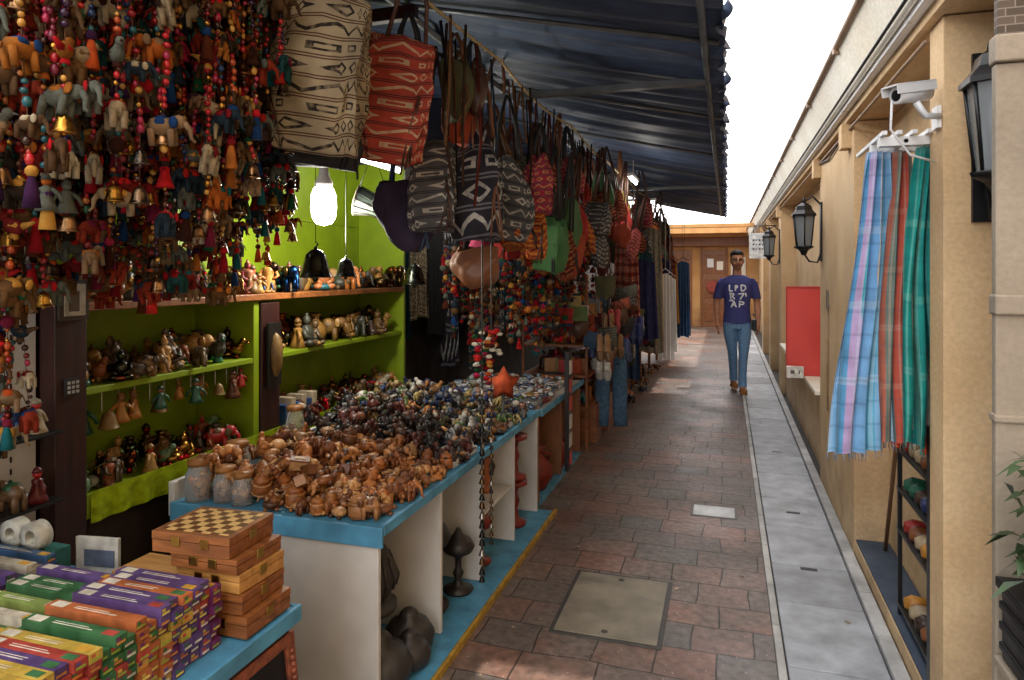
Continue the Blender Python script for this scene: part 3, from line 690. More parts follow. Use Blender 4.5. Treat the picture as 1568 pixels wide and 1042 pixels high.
mb.at((-1.33,2.35,.03),.6);mb.lathe([(.12,0),(.16,.03),(.1,.06),(.07,.25),(.12,.3),(.2,.33),(.2,.36),(.05,.37)],col=(.03,.028,.026),seg=20)
mb.reset()
mb.lathe([(.06,.0),(.10,.06),(.11,.1),(.08,.18),(.035,.25),(.02,.27),(.03,.29)],(-1.32,2.36,.25),(.03,.027,.025),20)
for k in range(14):
    a=k*math.pi/7;mb.tube([(-1.32+.1*math.cos(a),2.36+.1*math.sin(a),.31),(-1.32+.112*math.cos(a),2.36+.112*math.sin(a),.35),(-1.32+.08*math.cos(a),2.36+.08*math.sin(a),.43)],.006,(.04,.035,.03),4)
mb.make('black_carved_vase',[VC])
mb=MB()
for (x,y,s) in((-1.2,2.22,.2),(-1.2,2.46,.17),(-1.42,2.2,.2),(-1.15,2.36,.14)): mb.lathe([(.35*s,0),(.55*s,.12*s),(.6*s,.4*s),(.45*s,.65*s),(.2*s,.75*s),(.22*s,.85*s),(.12*s,.95*s),(.001,s)],(x,y,.03),(.03,.026,.024),20)
mb.make('black_clay_pots',[VC])
def stat(name,x,y,z,h,col,c2,mat=VC,f=standing):
    mb=MB();mb.at((x,y,z),h,-.5);f(mb,col,c2);mb.reset();return mb.make(name,[mat])
stat('dark_lamp_stand',-1.28,2.78,.03,.46,lin((44,36,32)),lin((50,35,25)),f=lampstand);stat('carved_statue',-1.45,2.9,.03,.5,lin((120,110,90)),lin((120,110,90)));stat('dark_lamp_stand',-1.2,2.98,.03,.3,lin((40,36,34)),lin((50,40,30)),f=lampstand)
stat('lacquer_candlestick',-1.22,3.3,.03,.3,lin((120,36,26)),lin((30,30,30)),f=lampstand);stat('carved_statue',-1.25,3.45,.346,.25,lin((160,90,50)),lin((60,40,30)));stat('brass_idol',-1.3,3.3,.346,.24,lin((180,140,80)),lin((150,110,60)),VM)
stat('carved_statue',-1.3,3.8,.03,.3,lin((150,40,30)),lin((30,30,30)));
mb=MB()
for (x,y,z) in((-1.2,3.86,.03),(-1.2,3.86,.3)):
    mb.lathe([(.07,0),(.075,.02),(.03,.04),(.02,.1),(.035,.14),(.02,.18),(.03,.22),(.08,.24),(.08,.26)],(x,y,z),lin((120,34,26)),18)
mb.make('red_lacquer_stand',[VC])
for (x,y,zt,zb,sc) in((-1.06,2.92,1.40,.12,.9),(-1.05,3.02,1.42,.25,.7),(-1.08,2.98,1.3,.1,.8)):
    mb=MB();mb.tube([(x,y,2.48),(x,y,zb)],.003,(.03,.03,.03),5,0);z=zt-.4
    while z>zb:
        mb.at((x,y,z-.03),.034*sc,U(0,6));bell(mb,random.choice([lin((150,145,140)),lin((90,70,50)),(.03,.03,.03)]),1);mb.reset();z-=U(.03,.05)
    for i in range(20):
        mb.sph((x+U(-.05,.05),y+U(-.04,.04),zt-.2+U(-.09,.03)),(.017,.015,.01),random.choice(PAL+[lin((200,195,180))]*5),(6,4),2)
    mb.make('hanging_bell_string',[VC,VM,VF])
mb=MB();P=[]
for k in range(10):
    a=math.pi*k/5+.3;r=.105 if k%2==0 else .06;P.append((0,r*math.cos(a),r*math.sin(a)))
V=P+[(.045,0,0),(-.045,0,0)];F=[]
for k in range(10): F+=[(k,(k+1)%10,10),((k+1)%10,k,11)]
mb.add(T(V,F),Matrix.Translation((-1.22,3.72,.88))@Matrix.Rotation(-1.0,4,'Z'),lin((190,86,56)));mb.tube([(-1.22,3.72,.82),(-1.22,3.72,.66)],.01,(.1,.1,.1));mb.make('paper_star_lantern',[VF])
# ---------------------------------------------------------------- front table with incense
mb=MB();mb.box(-2.25,-1.14,.2,1.62,.575,.60,mat=0);mb.box(-1.138,-1.125,.2,1.635,.56,.605,mat=0);mb.box(-2.25,-1.139,1.621,1.634,.56,.605,mat=0)
for x in(-2.2,-1.2):
    for y in(.25,1.56): mb.box(x,x+.05,y,y+.05,0,.575,mat=1)
mb.box(-2.2,-1.2,.25,1.6,.1,.5,mat=1)
mb.make('front_display_table',[M_BLUE,M_DARKW],.003)
mb=MB();mb.at((-1.12,1.47,.27),1,0,0,-.12)
for a in((-.15,.15,-.03,.0),(-.15,.15,.24,.27)): mb.box(-.012,.012,a[0],a[1],a[2],a[3])
for a in((-.15,-.115),(.115,.15)): mb.box(-.011,.011,a[0],a[1],.001,.239)
mb.box(-.004,.002,-.114,.114,.0,.24,mat=1)
for i in range(26): mb.sph((.012,-.132 if i%2 else .132,.005+i*.009),.008,q=(6,4))
mb.reset();mb.make('carved_wood_frame',[mat_wood('carved_rosewood',(150,84,60),(96,50,36)),M_BLACK],.002)
INC=[lin(c) for c in[(106,40,92),(160,60,50),(54,102,62),(180,152,64),(88,66,118),(190,182,164),(48,80,118),(166,92,50),(120,140,72),(130,38,48)]]
def incense(name,x0,x1,ya,yb,n_h,cols,w=.031,h=.021,rz=0):
    mb=MB();y=ya;cur=random.choice(cols);run=random.randint(1,3);WH=lin((200,194,178))
    while y<yb:
        hh=n_h+random.choice([0,0,0,-1]);run-=1
        if run<0: cur=random.choice(cols);run=random.randint(0,3)
        for k in range(hh):
            c=dim(cur if R()<.65 else random.choice(cols),U(.8,1.05));dx=U(-.012,.008);z=.602+k*(h+.0008)
            mb.cbox(((x0+x1)/2+dx,y+w/2,z+h/2),(x1-x0,w-.0012,h),c,rz=U(-.008,.008) if k==hh-1 else 0)
            c2=random.choice([lin((205,190,90)),lin((200,196,185)),lin((190,125,60)),lin((140,160,60))])
            mb.box(x1+dx,x1+dx+.001,y+.004,y+w-.006,z+.004,z+.009,c2);mb.box(x1+dx,x1+dx+.001,y+.004,y+w*.45,z+.011,z+h-.003,random.choice(cols))
            if k==hh-1:
                z1=z+h
                mb.box(x0+dx+.012,x0+dx+.05,y+.004,y+w-.005,z1,z1+.0008,WH)
                mb.box(x0+dx+.075,x1+dx-.06-U(0,.05),y+.010,y+.0125,z1,z1+.0008,WH);mb.box(x0+dx+.075,x1+dx-.09,y+.017,y+.0185,z1,z1+.0008,WH)
                mb.box(x1+dx-.045,x1+dx-.012,y+.006,y+w-.007,z1,z1+.0008,random.choice(cols+[lin((190,145,50))]*3))
        y+=w
    return mb.make(name,[VC],.001)
incense('incense_box_stack',-1.46,-1.20,.72,1.40,8,[INC[0],INC[4],INC[2],INC[1],INC[7],INC[3]])
incense('incense_box_stack',-1.76,-1.50,.78,1.42,6,[INC[1],INC[8],INC[4],INC[0],INC[5],INC[2]])
incense('incense_box_stack',-2.10,-1.80,.9,1.45,6,[INC[2],INC[5],INC[6],INC[4]])
def mat_chess():
    n=NT('chequer_board');c=n.new('ShaderNodeTexChecker');c.inputs['Scale'].default_value=38;n.link(n.obj(),c.inputs[0]);c.inputs[1].default_value=(*lin((204,166,104)),1);c.inputs[2].default_value=(*lin((96,56,28)),1);return n.done(c.outputs[0],.35)
M_CH=mat_chess()
M_BRASS=mat_plain('brass',(200,160,80),.3,1)
def wbox(name,x0,x1,y0,y1,z0,z1,m,top=None,rz=0):
    mb=MB();zm=z0+(z1-z0)*.6;cx,cy=(x0+x1)/2,(y0+y1)/2
    mb.at((cx,cy,0),1,rz);x0-=cx;x1-=cx;y0-=cy;y1-=cy
    mb.box(x0,x1,y0,y1,z0,zm-.001);mb.box(x0-.001,x1+.001,y0-.001,y1+.001,zm+.001,z1)
    mb.box(x1+.001,x1+.004,(y0+y1)/2-.014,(y0+y1)/2+.014,zm-.012,zm+.014,mat=1);mb.box(x0+.06,x0+.085,y0-.004,y0-.001,zm-.012,zm+.012,mat=1);mb.box(x1-.085,x1-.06,y0-.004,y0-.001,zm-.012,zm+.012,mat=1)
    if top: mb.box(x0+.015,x1-.015,y0+.015,y1-.015,z1,z1+.0015,mat=2)
    mb.reset();return mb.make(name,[m,M_BRASS,M_CH],.0025)
wbox('wooden_box',-1.37,-1.145,1.43,1.61,.606,.66,M_WOOD)
wbox('wooden_box',-1.37,-1.165,1.43,1.61,.662,.71,M_WOOD,rz=.04);wbox('wooden_box',-1.37,-1.17,1.44,1.615,.712,.76,M_WOOD2,rz=-.03);wbox('wooden_box',-1.38,-1.175,1.43,1.61,.762,.80,M_WOOD)
wbox('chess_box',-1.43,-1.20,1.42,1.61,.802,.855,M_WOOD,True,rz=.06)
wbox('wooden_box',-1.62,-1.44,1.47,1.6,.606,.70,M_WOOD2)
mb=MB()
for x in(-2.02,-1.94): mb.add(t_loft([[(x+.0+ (r*math.cos(a)),1.5+yy,.75+r*math.sin(a)) for a in np.linspace(0,6.283,21)[:-1]] for r,yy in((.02,-.02),(.042,-.02),(.042,.02),(.02,.02),(.02,-.02))],False,False),None,lin((190,190,180)))
mb.box(-2.08,-1.88,1.44,1.56,.601,.707,lin((50,110,104)));mb.make('tape_roll',[VC])
mb=MB();mb.cbox((-1.8,1.585,.665),(.14,.012,.13),lin((190,188,180)),rz=.15);mb.cbox((-1.79,1.578,.67),(.10,.003,.05),lin((90,100,120)),rz=.15);mb.cbox((-1.83,1.60,.66),(.13,.012,.12),lin((170,150,120)),rz=.1);mb.make('paper_booklets',[VC],.001)
# ---------------------------------------------------------------- bags
E=[mat_ethnic('weave_cream_black',(160,145,118),(42,36,34),(84,58,48),18,9,kind=0),
   mat_ethnic('weave_red_cream',(160,64,50),(184,160,128),(56,38,38),16,10,kind=1),
   mat_ethnic('weave_grey_white',(84,84,88),(180,176,168),(40,40,46),12,8,kind=1),
   mat_ethnic('weave_black_zigzag',(44,44,54),(176,176,176),(110,110,120),8,4,kind=0),
   mat_ethnic('weave_orange',(176,84,40),(60,40,50),(200,160,70),10,9,kind=2),
   mat_ethnic('weave_pink',(166,42,76),(190,160,96),(40,80,80),10,9,kind=0),
   mat_ethnic('weave_teal',(32,80,82),(160,96,54),(176,166,140),10,8,kind=1),
   mat_ethnic('weave_dark_red',(98,26,28),(160,118,56),(30,30,40),10,9,kind=2),
   mat_plain('leather_tan',(122,76,46),.5),mat_plain('leather_brown',(74,46,34),.45),mat_plain('cotton_purple',(52,42,70),.85),
   mat_plain('suede_black',(36,34,36),.7),mat_plain('canvas_olive',(80,80,52),.85),mat_plain('cotton_ochre',(150,128,60),.8),mat_plain('cotton_green',(56,100,52),.8),mat_plain('canvas_blue',(46,72,100),.8),
   mat_plain('rust_cotton',(150,60,34),.85),mat_plain('maroon_cotton',(100,26,36),.85),mat_plain('pink_cotton',(160,40,80),.85),mat_plain('red_cotton',(150,30,28),.85)]
def bag(x,y,zb,w,d,h,m,yaw=0,kind='tote',strap_to=None,tilt=0,name=None,sm=None,roll=0):
    n=48;rows=26;ph=U(0,6);ph2=U(0,6);rings=[]
    for i in range(rows+1):
        t=i/rows
        if kind=='tote':
            kx=.88+.12*min(1,t*3)-.25*max(0,t-.6);ky=(1-.75*max(0,(t-.35)/.65)**1.2)*(.93+.07*min(1,t*4));e=.28
        elif kind=='sack':
            kx=.55+.45*math.sin(min(1,t*2.6+.25)*math.pi/2) if t<.35 else 1-.6*((t-.35)/.65)**1.5;ky=kx;e=.7
        else:
            kx=math.sqrt(max(.02,1-(1-min(1,t*1.5+.05))**2));kx=kx if t<.62 else kx*(1-.5*(t-.62));ky=kx*(1-.5*t);e=.8
        ring=[]
        for j in range(n):
            a=2*math.pi*j/n;cx=math.copysign(abs(math.cos(a))**e,math.cos(a));cy=math.copysign(abs(math.sin(a))**e,math.sin(a))
            wr=1+.045*math.sin(a*5+ph+t*4)+.05*math.sin(a*3+ph2-t*6)+.03*math.sin(a*7-t*11+ph2)+.018*math.sin(a*13+t*23+ph)+(.10*math.sin(a*9+ph)*max(0,t-.45) if kind!='tote' else .03*math.sin(a*8+t*9+ph))
            ring.append((w/2*kx*cx*wr+.06*w*math.sin(t*3+ph),d/2*ky*cy*wr,h*t+.018*math.sin(a*2+ph)*(1 if t>0 else .5)-(.10*h*abs(cx)**2*max(0,t-.6)/.4)))
        rings.append(ring)
    rings.append([(p[0]*.93,p[1]*.85,p[2]-.01) for p in rings[-1]]);rings.append([(p[0]*.85,p[1]*.7,p[2]-.08*h) for p in rings[-2]])
    mb=MB();mb.at((x,y,zb),1,yaw,tilt,roll);mb.add(t_loft(rings,True,True),None,mat=0)
    st=strap_to if strap_to else U(.15,.3)
    for sy in(-1,1):
        p0=(-w*.27,sy*d*.12,h*.94);p1=(w*.27,sy*d*.12,h*.94)
        mb.tube([p0,(-w*.2,sy*.01,h+st*.5),(-.006,0,h+st),(.006,0,h+st),(w*.2,sy*.01,h+st*.5),p1],.0085,seg=6,mat=1)
    if R()<.5 and name is None:
        for k in range(3): mb.tube([(w*.3,-d*.4,h*.55),(w*.3+U(-.02,.02),-d*.5,h*.3),(w*.3+U(-.04,.04),-d*.55,U(-.1,.05)*h)],.004,seg=4,mat=1)
    mb.reset()
    return mb.make(name or('tote_bag' if kind=='tote' else'drawstring_bag' if kind=='sack' else'shoulder_bag'),[m,sm or random.choice([E[8],E[9],E[11]])])
bag(-1.27,1.93,1.93,.27,.18,.5,E[0],.35,'tote',.3,.36,roll=.2)
bag(-1.20,2.28,1.95,.25,.18,.45,E[1],.5,'tote',.2,.34,roll=.16)
bag(-1.4,2.12,1.90,.3,.18,.4,E[11],.9,'tote',.2,.1)
bag(-1.42,1.84,1.95,.24,.16,.4,E[9],.2,'round',.2,.1)
bag(-1.33,2.72,1.62,.27,.22,.32,E[10],.3,'round',.55,sm=E[15])
bag(-1.18,2.66,1.70,.19,.15,.38,E[2],.3,'tote',.4)
bag(-1.08,2.90,1.67,.28,.21,.50,E[3],.4,'sack',.32)
bag(-1.28,2.95,1.85,.2,.14,.5,E[15],.9,'round',.2)
bag(-1.22,2.5,2.1,.18,.12,.32,E[8],.9,'round',.15);bag(-1.07,2.62,2.15,.14,.1,.26,E[12],.4,'round',.1);bag(-1.1,2.75,2.08,.15,.1,.3,E[16],1.0,'sack',.1);bag(-1.02,2.7,2.2,.12,.1,.2,E[9],.2,'round',.1)
bag(-1.15,3.12,1.45,.24,.18,.2,E[8],.2,'round',.7,name='leather_pouch')
bag(-1.06,3.30,1.68,.24,.16,.44,E[2],.6,'sack',.3)
bag(-1.0,3.6,1.60,.12,.05,.34,E[4],.5,'tote',.4)
mb=MB()
for i in range(60):
    y=U(2.35,5.5);x=-1.0+U(-.08,.03);L=U(.25,.7);w_=U(.02,.07)
    mb.tube([(x,y,2.49),(x+U(-.04,.02),y+w_,2.49-L*.6),(x+U(-.04,.02),y+w_*1.2,2.49-L)],U(.003,.007),dim(lin(random.choice([(60,44,34),(30,28,30),(110,80,56),(90,40,34),(50,60,84)])),1),4)
mb.make('bag_straps',[VF])
kinds=['tote','sack','round','sack'];order=[4,8,16,5,9,17,6,19,18,7,12,9,14,1,11,5,4,15,16,8,7,19,2,18]
y=3.35;i=0
while y<11.5:
    for lane in range(3 if y<8 else 2):
        m=E[order[i%len(order)]] if R()<.7 else random.choice(E);i+=1
        w=U(.15,.26);h=U(.2,.38)
        bag(-.97-.2*lane+U(-.07,.07),y+U(-.08,.08),U(1.45,2.08),w,U(.1,.17),h,m,U(-.5,1.5),random.choice(kinds),U(.15,.45),U(-.2,.25),roll=U(-.2,.2))
    y+=U(.15,.22)*(1+.06*(y-3))
mb=MB()
for i in range(190):
    x=U(-1.85,-1.15);y=U(4.1,6.3);z=U(1.62,1.8);zb=U(1.0,1.5)
    mb.tube([(x,y,z+.6),(x,y,zb)],.0015,(.1,.1,.1),3,2)
    while z>zb:
        s=U(.03,.06);k=R();c=random.choice(PAL+FEL*2)
        if k<.25: mb.sph((x,y,z),(s*.5,s*.5,s*.45),c,(8,5),2)
        elif k<.55: mb.at((x,y,z-s),s,U(0,6));elephant(mb,c,random.choice(PAL),2,(6,4));mb.reset()
        elif k<.75: mb.lathe([(.005,0),(.4*s,-.5*s),(.5*s,-s),(.001,-s)],(x,y,z),c,8,2)
        elif k<.88: mb.at((x,y,z-s*1.2),s*1.2,U(0,6));doll(mb,c,random.choice(FEL),2);mb.reset()
        else: mb.at((x,y,z-s),s,U(0,6));bird(mb,c,random.choice(PAL),2);mb.reset()
        z-=s*1.25
mb.make('hanging_felt_ornaments',[VG,VM,VF])
mb=MB();DX,DY,DZ=-1.78,3.22,1.88;D=Matrix.Translation((DX,DY,DZ))@Matrix.Rotation(.35,4,'Z')@Matrix.Rotation(math.pi/2+.25,4,'Y')
mb.lathe([(.07,-.09),(.075,-.085),(.055,0),(.075,.085),(.07,.09)],M=D,col=lin((90,104,92)),seg=20)
for z in(-.092,.086): mb.lathe([(.078,z),(.082,z+.003),(.078,z+.008),(.001,z+.009)],M=D,col=lin((190,180,150)),seg=20)
for k in range(12):
    a=k*math.pi/6;b=(k+.5)*math.pi/6
    mb.add(t_tube([(.078*math.cos(a),.078*math.sin(a),-.085),(.058*math.cos(b),.058*math.sin(b),0),(.078*math.cos(a),.078*math.sin(a),.085)],.003,4),D,lin((40,30,25)))
mb.tube([(DX-.07,DY-.03,DZ+.08),(DX,DY,DZ+.28),(DX+.07,DY+.03,DZ+.06)],.003,(.02,.02,.02));mb.tube([(DX,DY,DZ+.28),(DX,DY,2.7)],.002,(.02,.02,.02));mb.make('hanging_drum',[VW])
for (x,y,z,s) in((-1.72,2.6,1.5,.15),(-1.78,2.95,1.5,.11),(-1.72,3.6,1.45,.14)):
    mb=MB();mb.at((x,y,z),s);bell(mb,lin((60,62,56)),0);mb.reset();mb.tube([(x,y,z+s),(x,y,2.7)],.002,(.02,.02,.02),4,1);mb.make('temple_bell',[VM,VC])
# ---------------------------------------------------------------- second counter and beyond
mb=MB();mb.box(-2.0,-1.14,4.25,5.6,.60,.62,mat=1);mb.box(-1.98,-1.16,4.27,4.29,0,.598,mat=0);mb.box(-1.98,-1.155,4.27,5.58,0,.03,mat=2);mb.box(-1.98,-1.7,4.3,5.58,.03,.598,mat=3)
for y in(4.9,5.56): mb.box(-1.69,-1.16,y,y+.02,.031,.598,mat=0)
mb.box(-1.145,-1.13,4.25,5.6,.59,.63,mat=2)
mb.make('souvenir_counter',[M_BROWNP,M_WHITEP,M_BLUE,M_DARKW],.003)
SIL=[lin(c) for c in[(190,195,200),(205,205,210),(140,160,180),(110,130,160),(180,140,130),(210,205,195)]]
mb=MB()
for i in range(520):
    x=U(-1.95,-1.18);y=U(4.28,5.3);r=U(.012,.03);mb.sph((x,y,.63+U(0,.07)),(r,r,r*.7),random.choice(SIL),(6,4),random.choice([0,1]))
for i in range(80):
    x=U(-1.95,-1.2);y=U(4.3,5.3);s=U(.03,.05);mb.tube([(x+s*math.cos(a),y+s*math.sin(a),.69) for a in np.linspace(0,6.28,10)],.005,random.choice(SIL+MX),4,0)
mb.make('silver_jewellery_pile',[VG,VM])
def books(name,x0,x1,y0,y1,z,n,levels):
    mb=MB()
    for i in range(n):
        y=y0+(y1-y0)*i/n
        zz=z
        for k in range(levels):
            h=U(.012,.03);mb.cbox(((x0+x1)/2+U(-.02,.02),y+(y1-y0)/n/2,zz+h/2),((x1-x0)*U(.8,1),(y1-y0)/n*.9,h-.001),random.choice(MX+PAL[:6]+TW),rz=U(-.1,.1));zz+=h
    return mb.make(name,[VC],.001)
books('book_stack',-1.5,-1.2,5.3,5.58,.622,2,3);books('postcard_stack',-1.3,-1.17,4.3,4.7,.622,3,2)
for i in range(2): stat('red_lacquer_jug',-1.25,4.55+.5*i,.03,.32,lin((120,36,26)),lin((110,30,20)),VC,lambda m,c,c2:vase(m,c))
mb=MB()
for k,(y0,z) in enumerate(((5.7,.35),(5.7,.62),(5.7,.88),(5.7,1.15))):
    mb.box(-1.7,-1.12,y0,6.9,z,z+.02)
for y in(5.7,6.3,6.88):
    for x in(-1.7,-1.14): mb.box(x,x+.02,y,y+.02,0,1.5)
mb.make('tiered_shelf',[M_WOOD],.002)
mb=MB()
for z in(.03,.371,.641,.901,1.171):
    for i in range(40):
        yy=5.75+1.1*R()
        if R()<.5: mb.at((U(-1.6,-1.17),yy,z),U(.1,.2),U(0,6));any_craft(mb,random.choice(TW+PAL+DK),random.choice(PAL+MX));mb.reset()
        else: mb.cbox((U(-1.5,-1.22),yy,z+.06),(.16,.03,.12),dim(random.choice(PAL+MX+TW),.8),rz=U(-.5,.5))
mb.make('assorted_souvenirs',[VC])
mb=MB();mb.box(-1.10,-1.07,4.75,4.85,.1,.95,lin((30,26,26)))
for z in np.arange(.14,.9,.13): mb.box(-1.069,-1.062,4.76,4.84,z,z+.1,random.choice([lin((170,60,50)),lin((190,185,175)),lin((60,80,120))]))
mb.make('magnet_board',[VC],.003)
for i in range(50):
    mb=MB();x=U(-1.18,-.88);y=5.5+i*.075;z=U(.8,1.5);w=U(.14,.24);h=U(.1,.19)
    def f(u,v,w=w,h=h): 
        return((u-.5)*w*(1-.15*v)*(1-.5*max(0,v-.8)*2),.03*math.sin(math.pi*u)*math.sin(math.pi*v),-h*v+.02*math.sin(u*9)*v)
    mb.at((x,y,z),1,U(-.4,1.1),0,U(-.3,.3));mb.add(t_grid(10,6,f));mb.add(t_grid(10,6,lambda u,v:(f(u,v)[0],-f(u,v)[1]-.004,f(u,v)[2])));mb.tube([(-w*.45,0,0),(0,0,.12),(w*.45,0,0)],.004,mat=1);mb.reset();mb.tube([(x,y,z+.1),(x,y,2.4)],.0015,mat=1)
    mb.make('fabric_purse',[random.choice(E),E[11]])
# pairs of slippers hanging at the stall edge
mb=MB()
for i in range(26):
    x=U(-1.05,-.86);y=5.4+i*.11;z=U(.75,1.25);c=dim(random.choice([(.5,.48,.44),(.02,.02,.02),(.35,.03,.03),(.3,.15,.06),(.04,.06,.2)]),U(.7,1.1))
    for dx in(-.03,.03):
        mb.at((x+dx,y,z),1,U(-.3,.8),U(-.25,.25))
        mb.add(t_loft([[(.034*w*math.cos(a),.010*math.sin(a),-.2+.22*t) for a in np.linspace(0,6.283,11)[:-1]] for t,w in((0,.4),(.08,.85),(.3,1.),(.55,.75),(.85,.85),(1,.4))]),None,c)
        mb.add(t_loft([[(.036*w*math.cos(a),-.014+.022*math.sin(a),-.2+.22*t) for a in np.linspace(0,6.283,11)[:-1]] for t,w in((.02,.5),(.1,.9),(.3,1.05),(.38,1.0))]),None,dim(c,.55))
        mb.reset()
    mb.tube([(x,y,z+.0),(x,y,2.4)],.0015,(.03,.03,.03),3)
mb.make('hanging_slippers',[VC])
mb=MB();
mb.box(-1.4,-1.1,6.0,6.25,0,.34);mb.box(-1.35,-1.08,6.5,6.8,0,.33)
for z in(.08,.2): mb.box(-1.405,-1.095,5.993,6.257,z,z+.03);mb.box(-1.355,-1.075,6.493,6.807,z,z+.03)
mb.make('wooden_crate',[M_WOOD],.004)
def cloth(name,x,y,zt,zb,w,yaw,mat,col=(.5,.5,.5),folds=4):
    mb=MB();ph=U(0,6);c_,s_=math.cos(yaw),math.sin(yaw)
    def f(u,v):
        s=(u-.5)*w*(.75+.25*v);dd=.02*(.4+v)*math.sin(u*folds*6.28+ph)
        return(x+s*c_-dd*s_,y+s*s_+dd*c_,zt+(zb-zt)*v+.015*math.sin(u*8+ph)*v-(.04*abs(u-.5)*2 if v<.1 else 0))
    mb.add(t_grid(40,20,f),None,col);mb.tube([(x-w*.35*c_,y-w*.35*s_,zt),(x,y,zt+.06),(x+w*.35*c_,y+w*.35*s_,zt)],.006,(.05,.05,.05));mb.tube([(x,y,zt+.05),(x,y,2.45)],.003,(.05,.05,.05));return mb.make(name,[mat])
def jeans(x,y,zt,zb,yaw=.3):
    mb=MB();mb.at((x,y,0),1,yaw);c=lin((72,100,126))
    def ring(cx,r,ry,z,p=0): return[(cx+r*(1+.04*math.sin(3*a+z*14+p))*math.cos(a),ry*math.sin(a),z) for a in np.linspace(0,6.283,23)[:-1]]
    for sx in(-1,1): mb.add(t_loft([ring(sx*(.068+.02*(1-k/8)),.062+.012*(k/8),.035+.012*(k/8),zb+(zt-.14-zb)*k/8,sx) for k in range(9)]),None,c)
    mb.add(t_loft([ring(0,.135,.055,zt-.18),ring(0,.135,.055,zt-.08),ring(0,.125,.045,zt)],True,True),None,c)
    mb.add(t_loft([ring(0,.128,.049,zt-.028),ring(0,.129,.05,zt+.002)],True,True),None,dim(c,.6));mb.reset();mb.tube([(x,y,zt),(x,y,2.4)],.003,(.03,.03,.03));return mb.make('hanging_jeans',[VF])
jeans(-1.0,6.2,.86,.12)
cols=[(150,150,150),(60,80,110),(50,50,80),(110,50,50),(36,76,90),(150,140,120),(100,40,90),(60,60,60),(170,120,50),(36,50,100),(140,36,44)]
for i in range(30):
    y=7.2+i*.21;cloth('hanging_garment',U(-1.15,-.85),y,U(1.6,2.1),U(.35,.9),U(.25,.42),U(-.2,.9),VF if i%3 else random.choice(E[:8]),lin(cols[i%len(cols)]))
MWC=mat_plain('white_cotton',(225,224,222),.9,amt=.12)
for (x,y,zt,zb) in((-.78,9.35,1.5,.34),(-.74,9.6,1.45,.4)):
    cloth('hanging_garment',x,y,zt,zb,.24,.5,MWC)
for (x,y) in((-.72,12.0),(-.7,12.3)): cloth('hanging_garment',x,y,1.7,.4,.24,.4,VF,lin((60,90,130)))
for i in range(14):
    y=4.6+i*.35;cloth('draped_textile',-2.5,y,2.1,U(.5,1.2),.4,1.57,VF if i%2 else random.choice(E[:8]),dim(lin(random.choice(cols)),.5))
mb=MB()
for i in range(60):
    s=U(.08,.16);mb.at((U(-1.5,-1.0),U(6.9,11),U(.0,.05)),s,U(0,6));any_craft(mb,random.choice(TW+DK),random.choice(TW+MX));mb.reset()
mb.make('floor_ornaments',[VW])
mb=MB();mb.box(-1.9,-1.1,7.1,12.2,.5,.53);
for y in np.arange(7.1,12.2,1.2):
    for x in(-1.88,-1.16): mb.box(x,x+.04,y,y+.04,0,.5)
mb.make('trestle_table',[M_WOOD],.003)
books('folded_textiles',-1.7,-1.12,7.15,12.1,.532,22,7)
mb=MB()
for i in range(26):
    mb.cbox((-1.25+U(-.14,.14),5.0+i*.06,1.15+.04*(i%4)),(.17,.01,.12),dim(random.choice(MX+[lin((190,170,130))]*2+PAL[:4]),.8),rz=U(-.3,.5),rx=-.4)
mb.make('postcard_display',[VC])
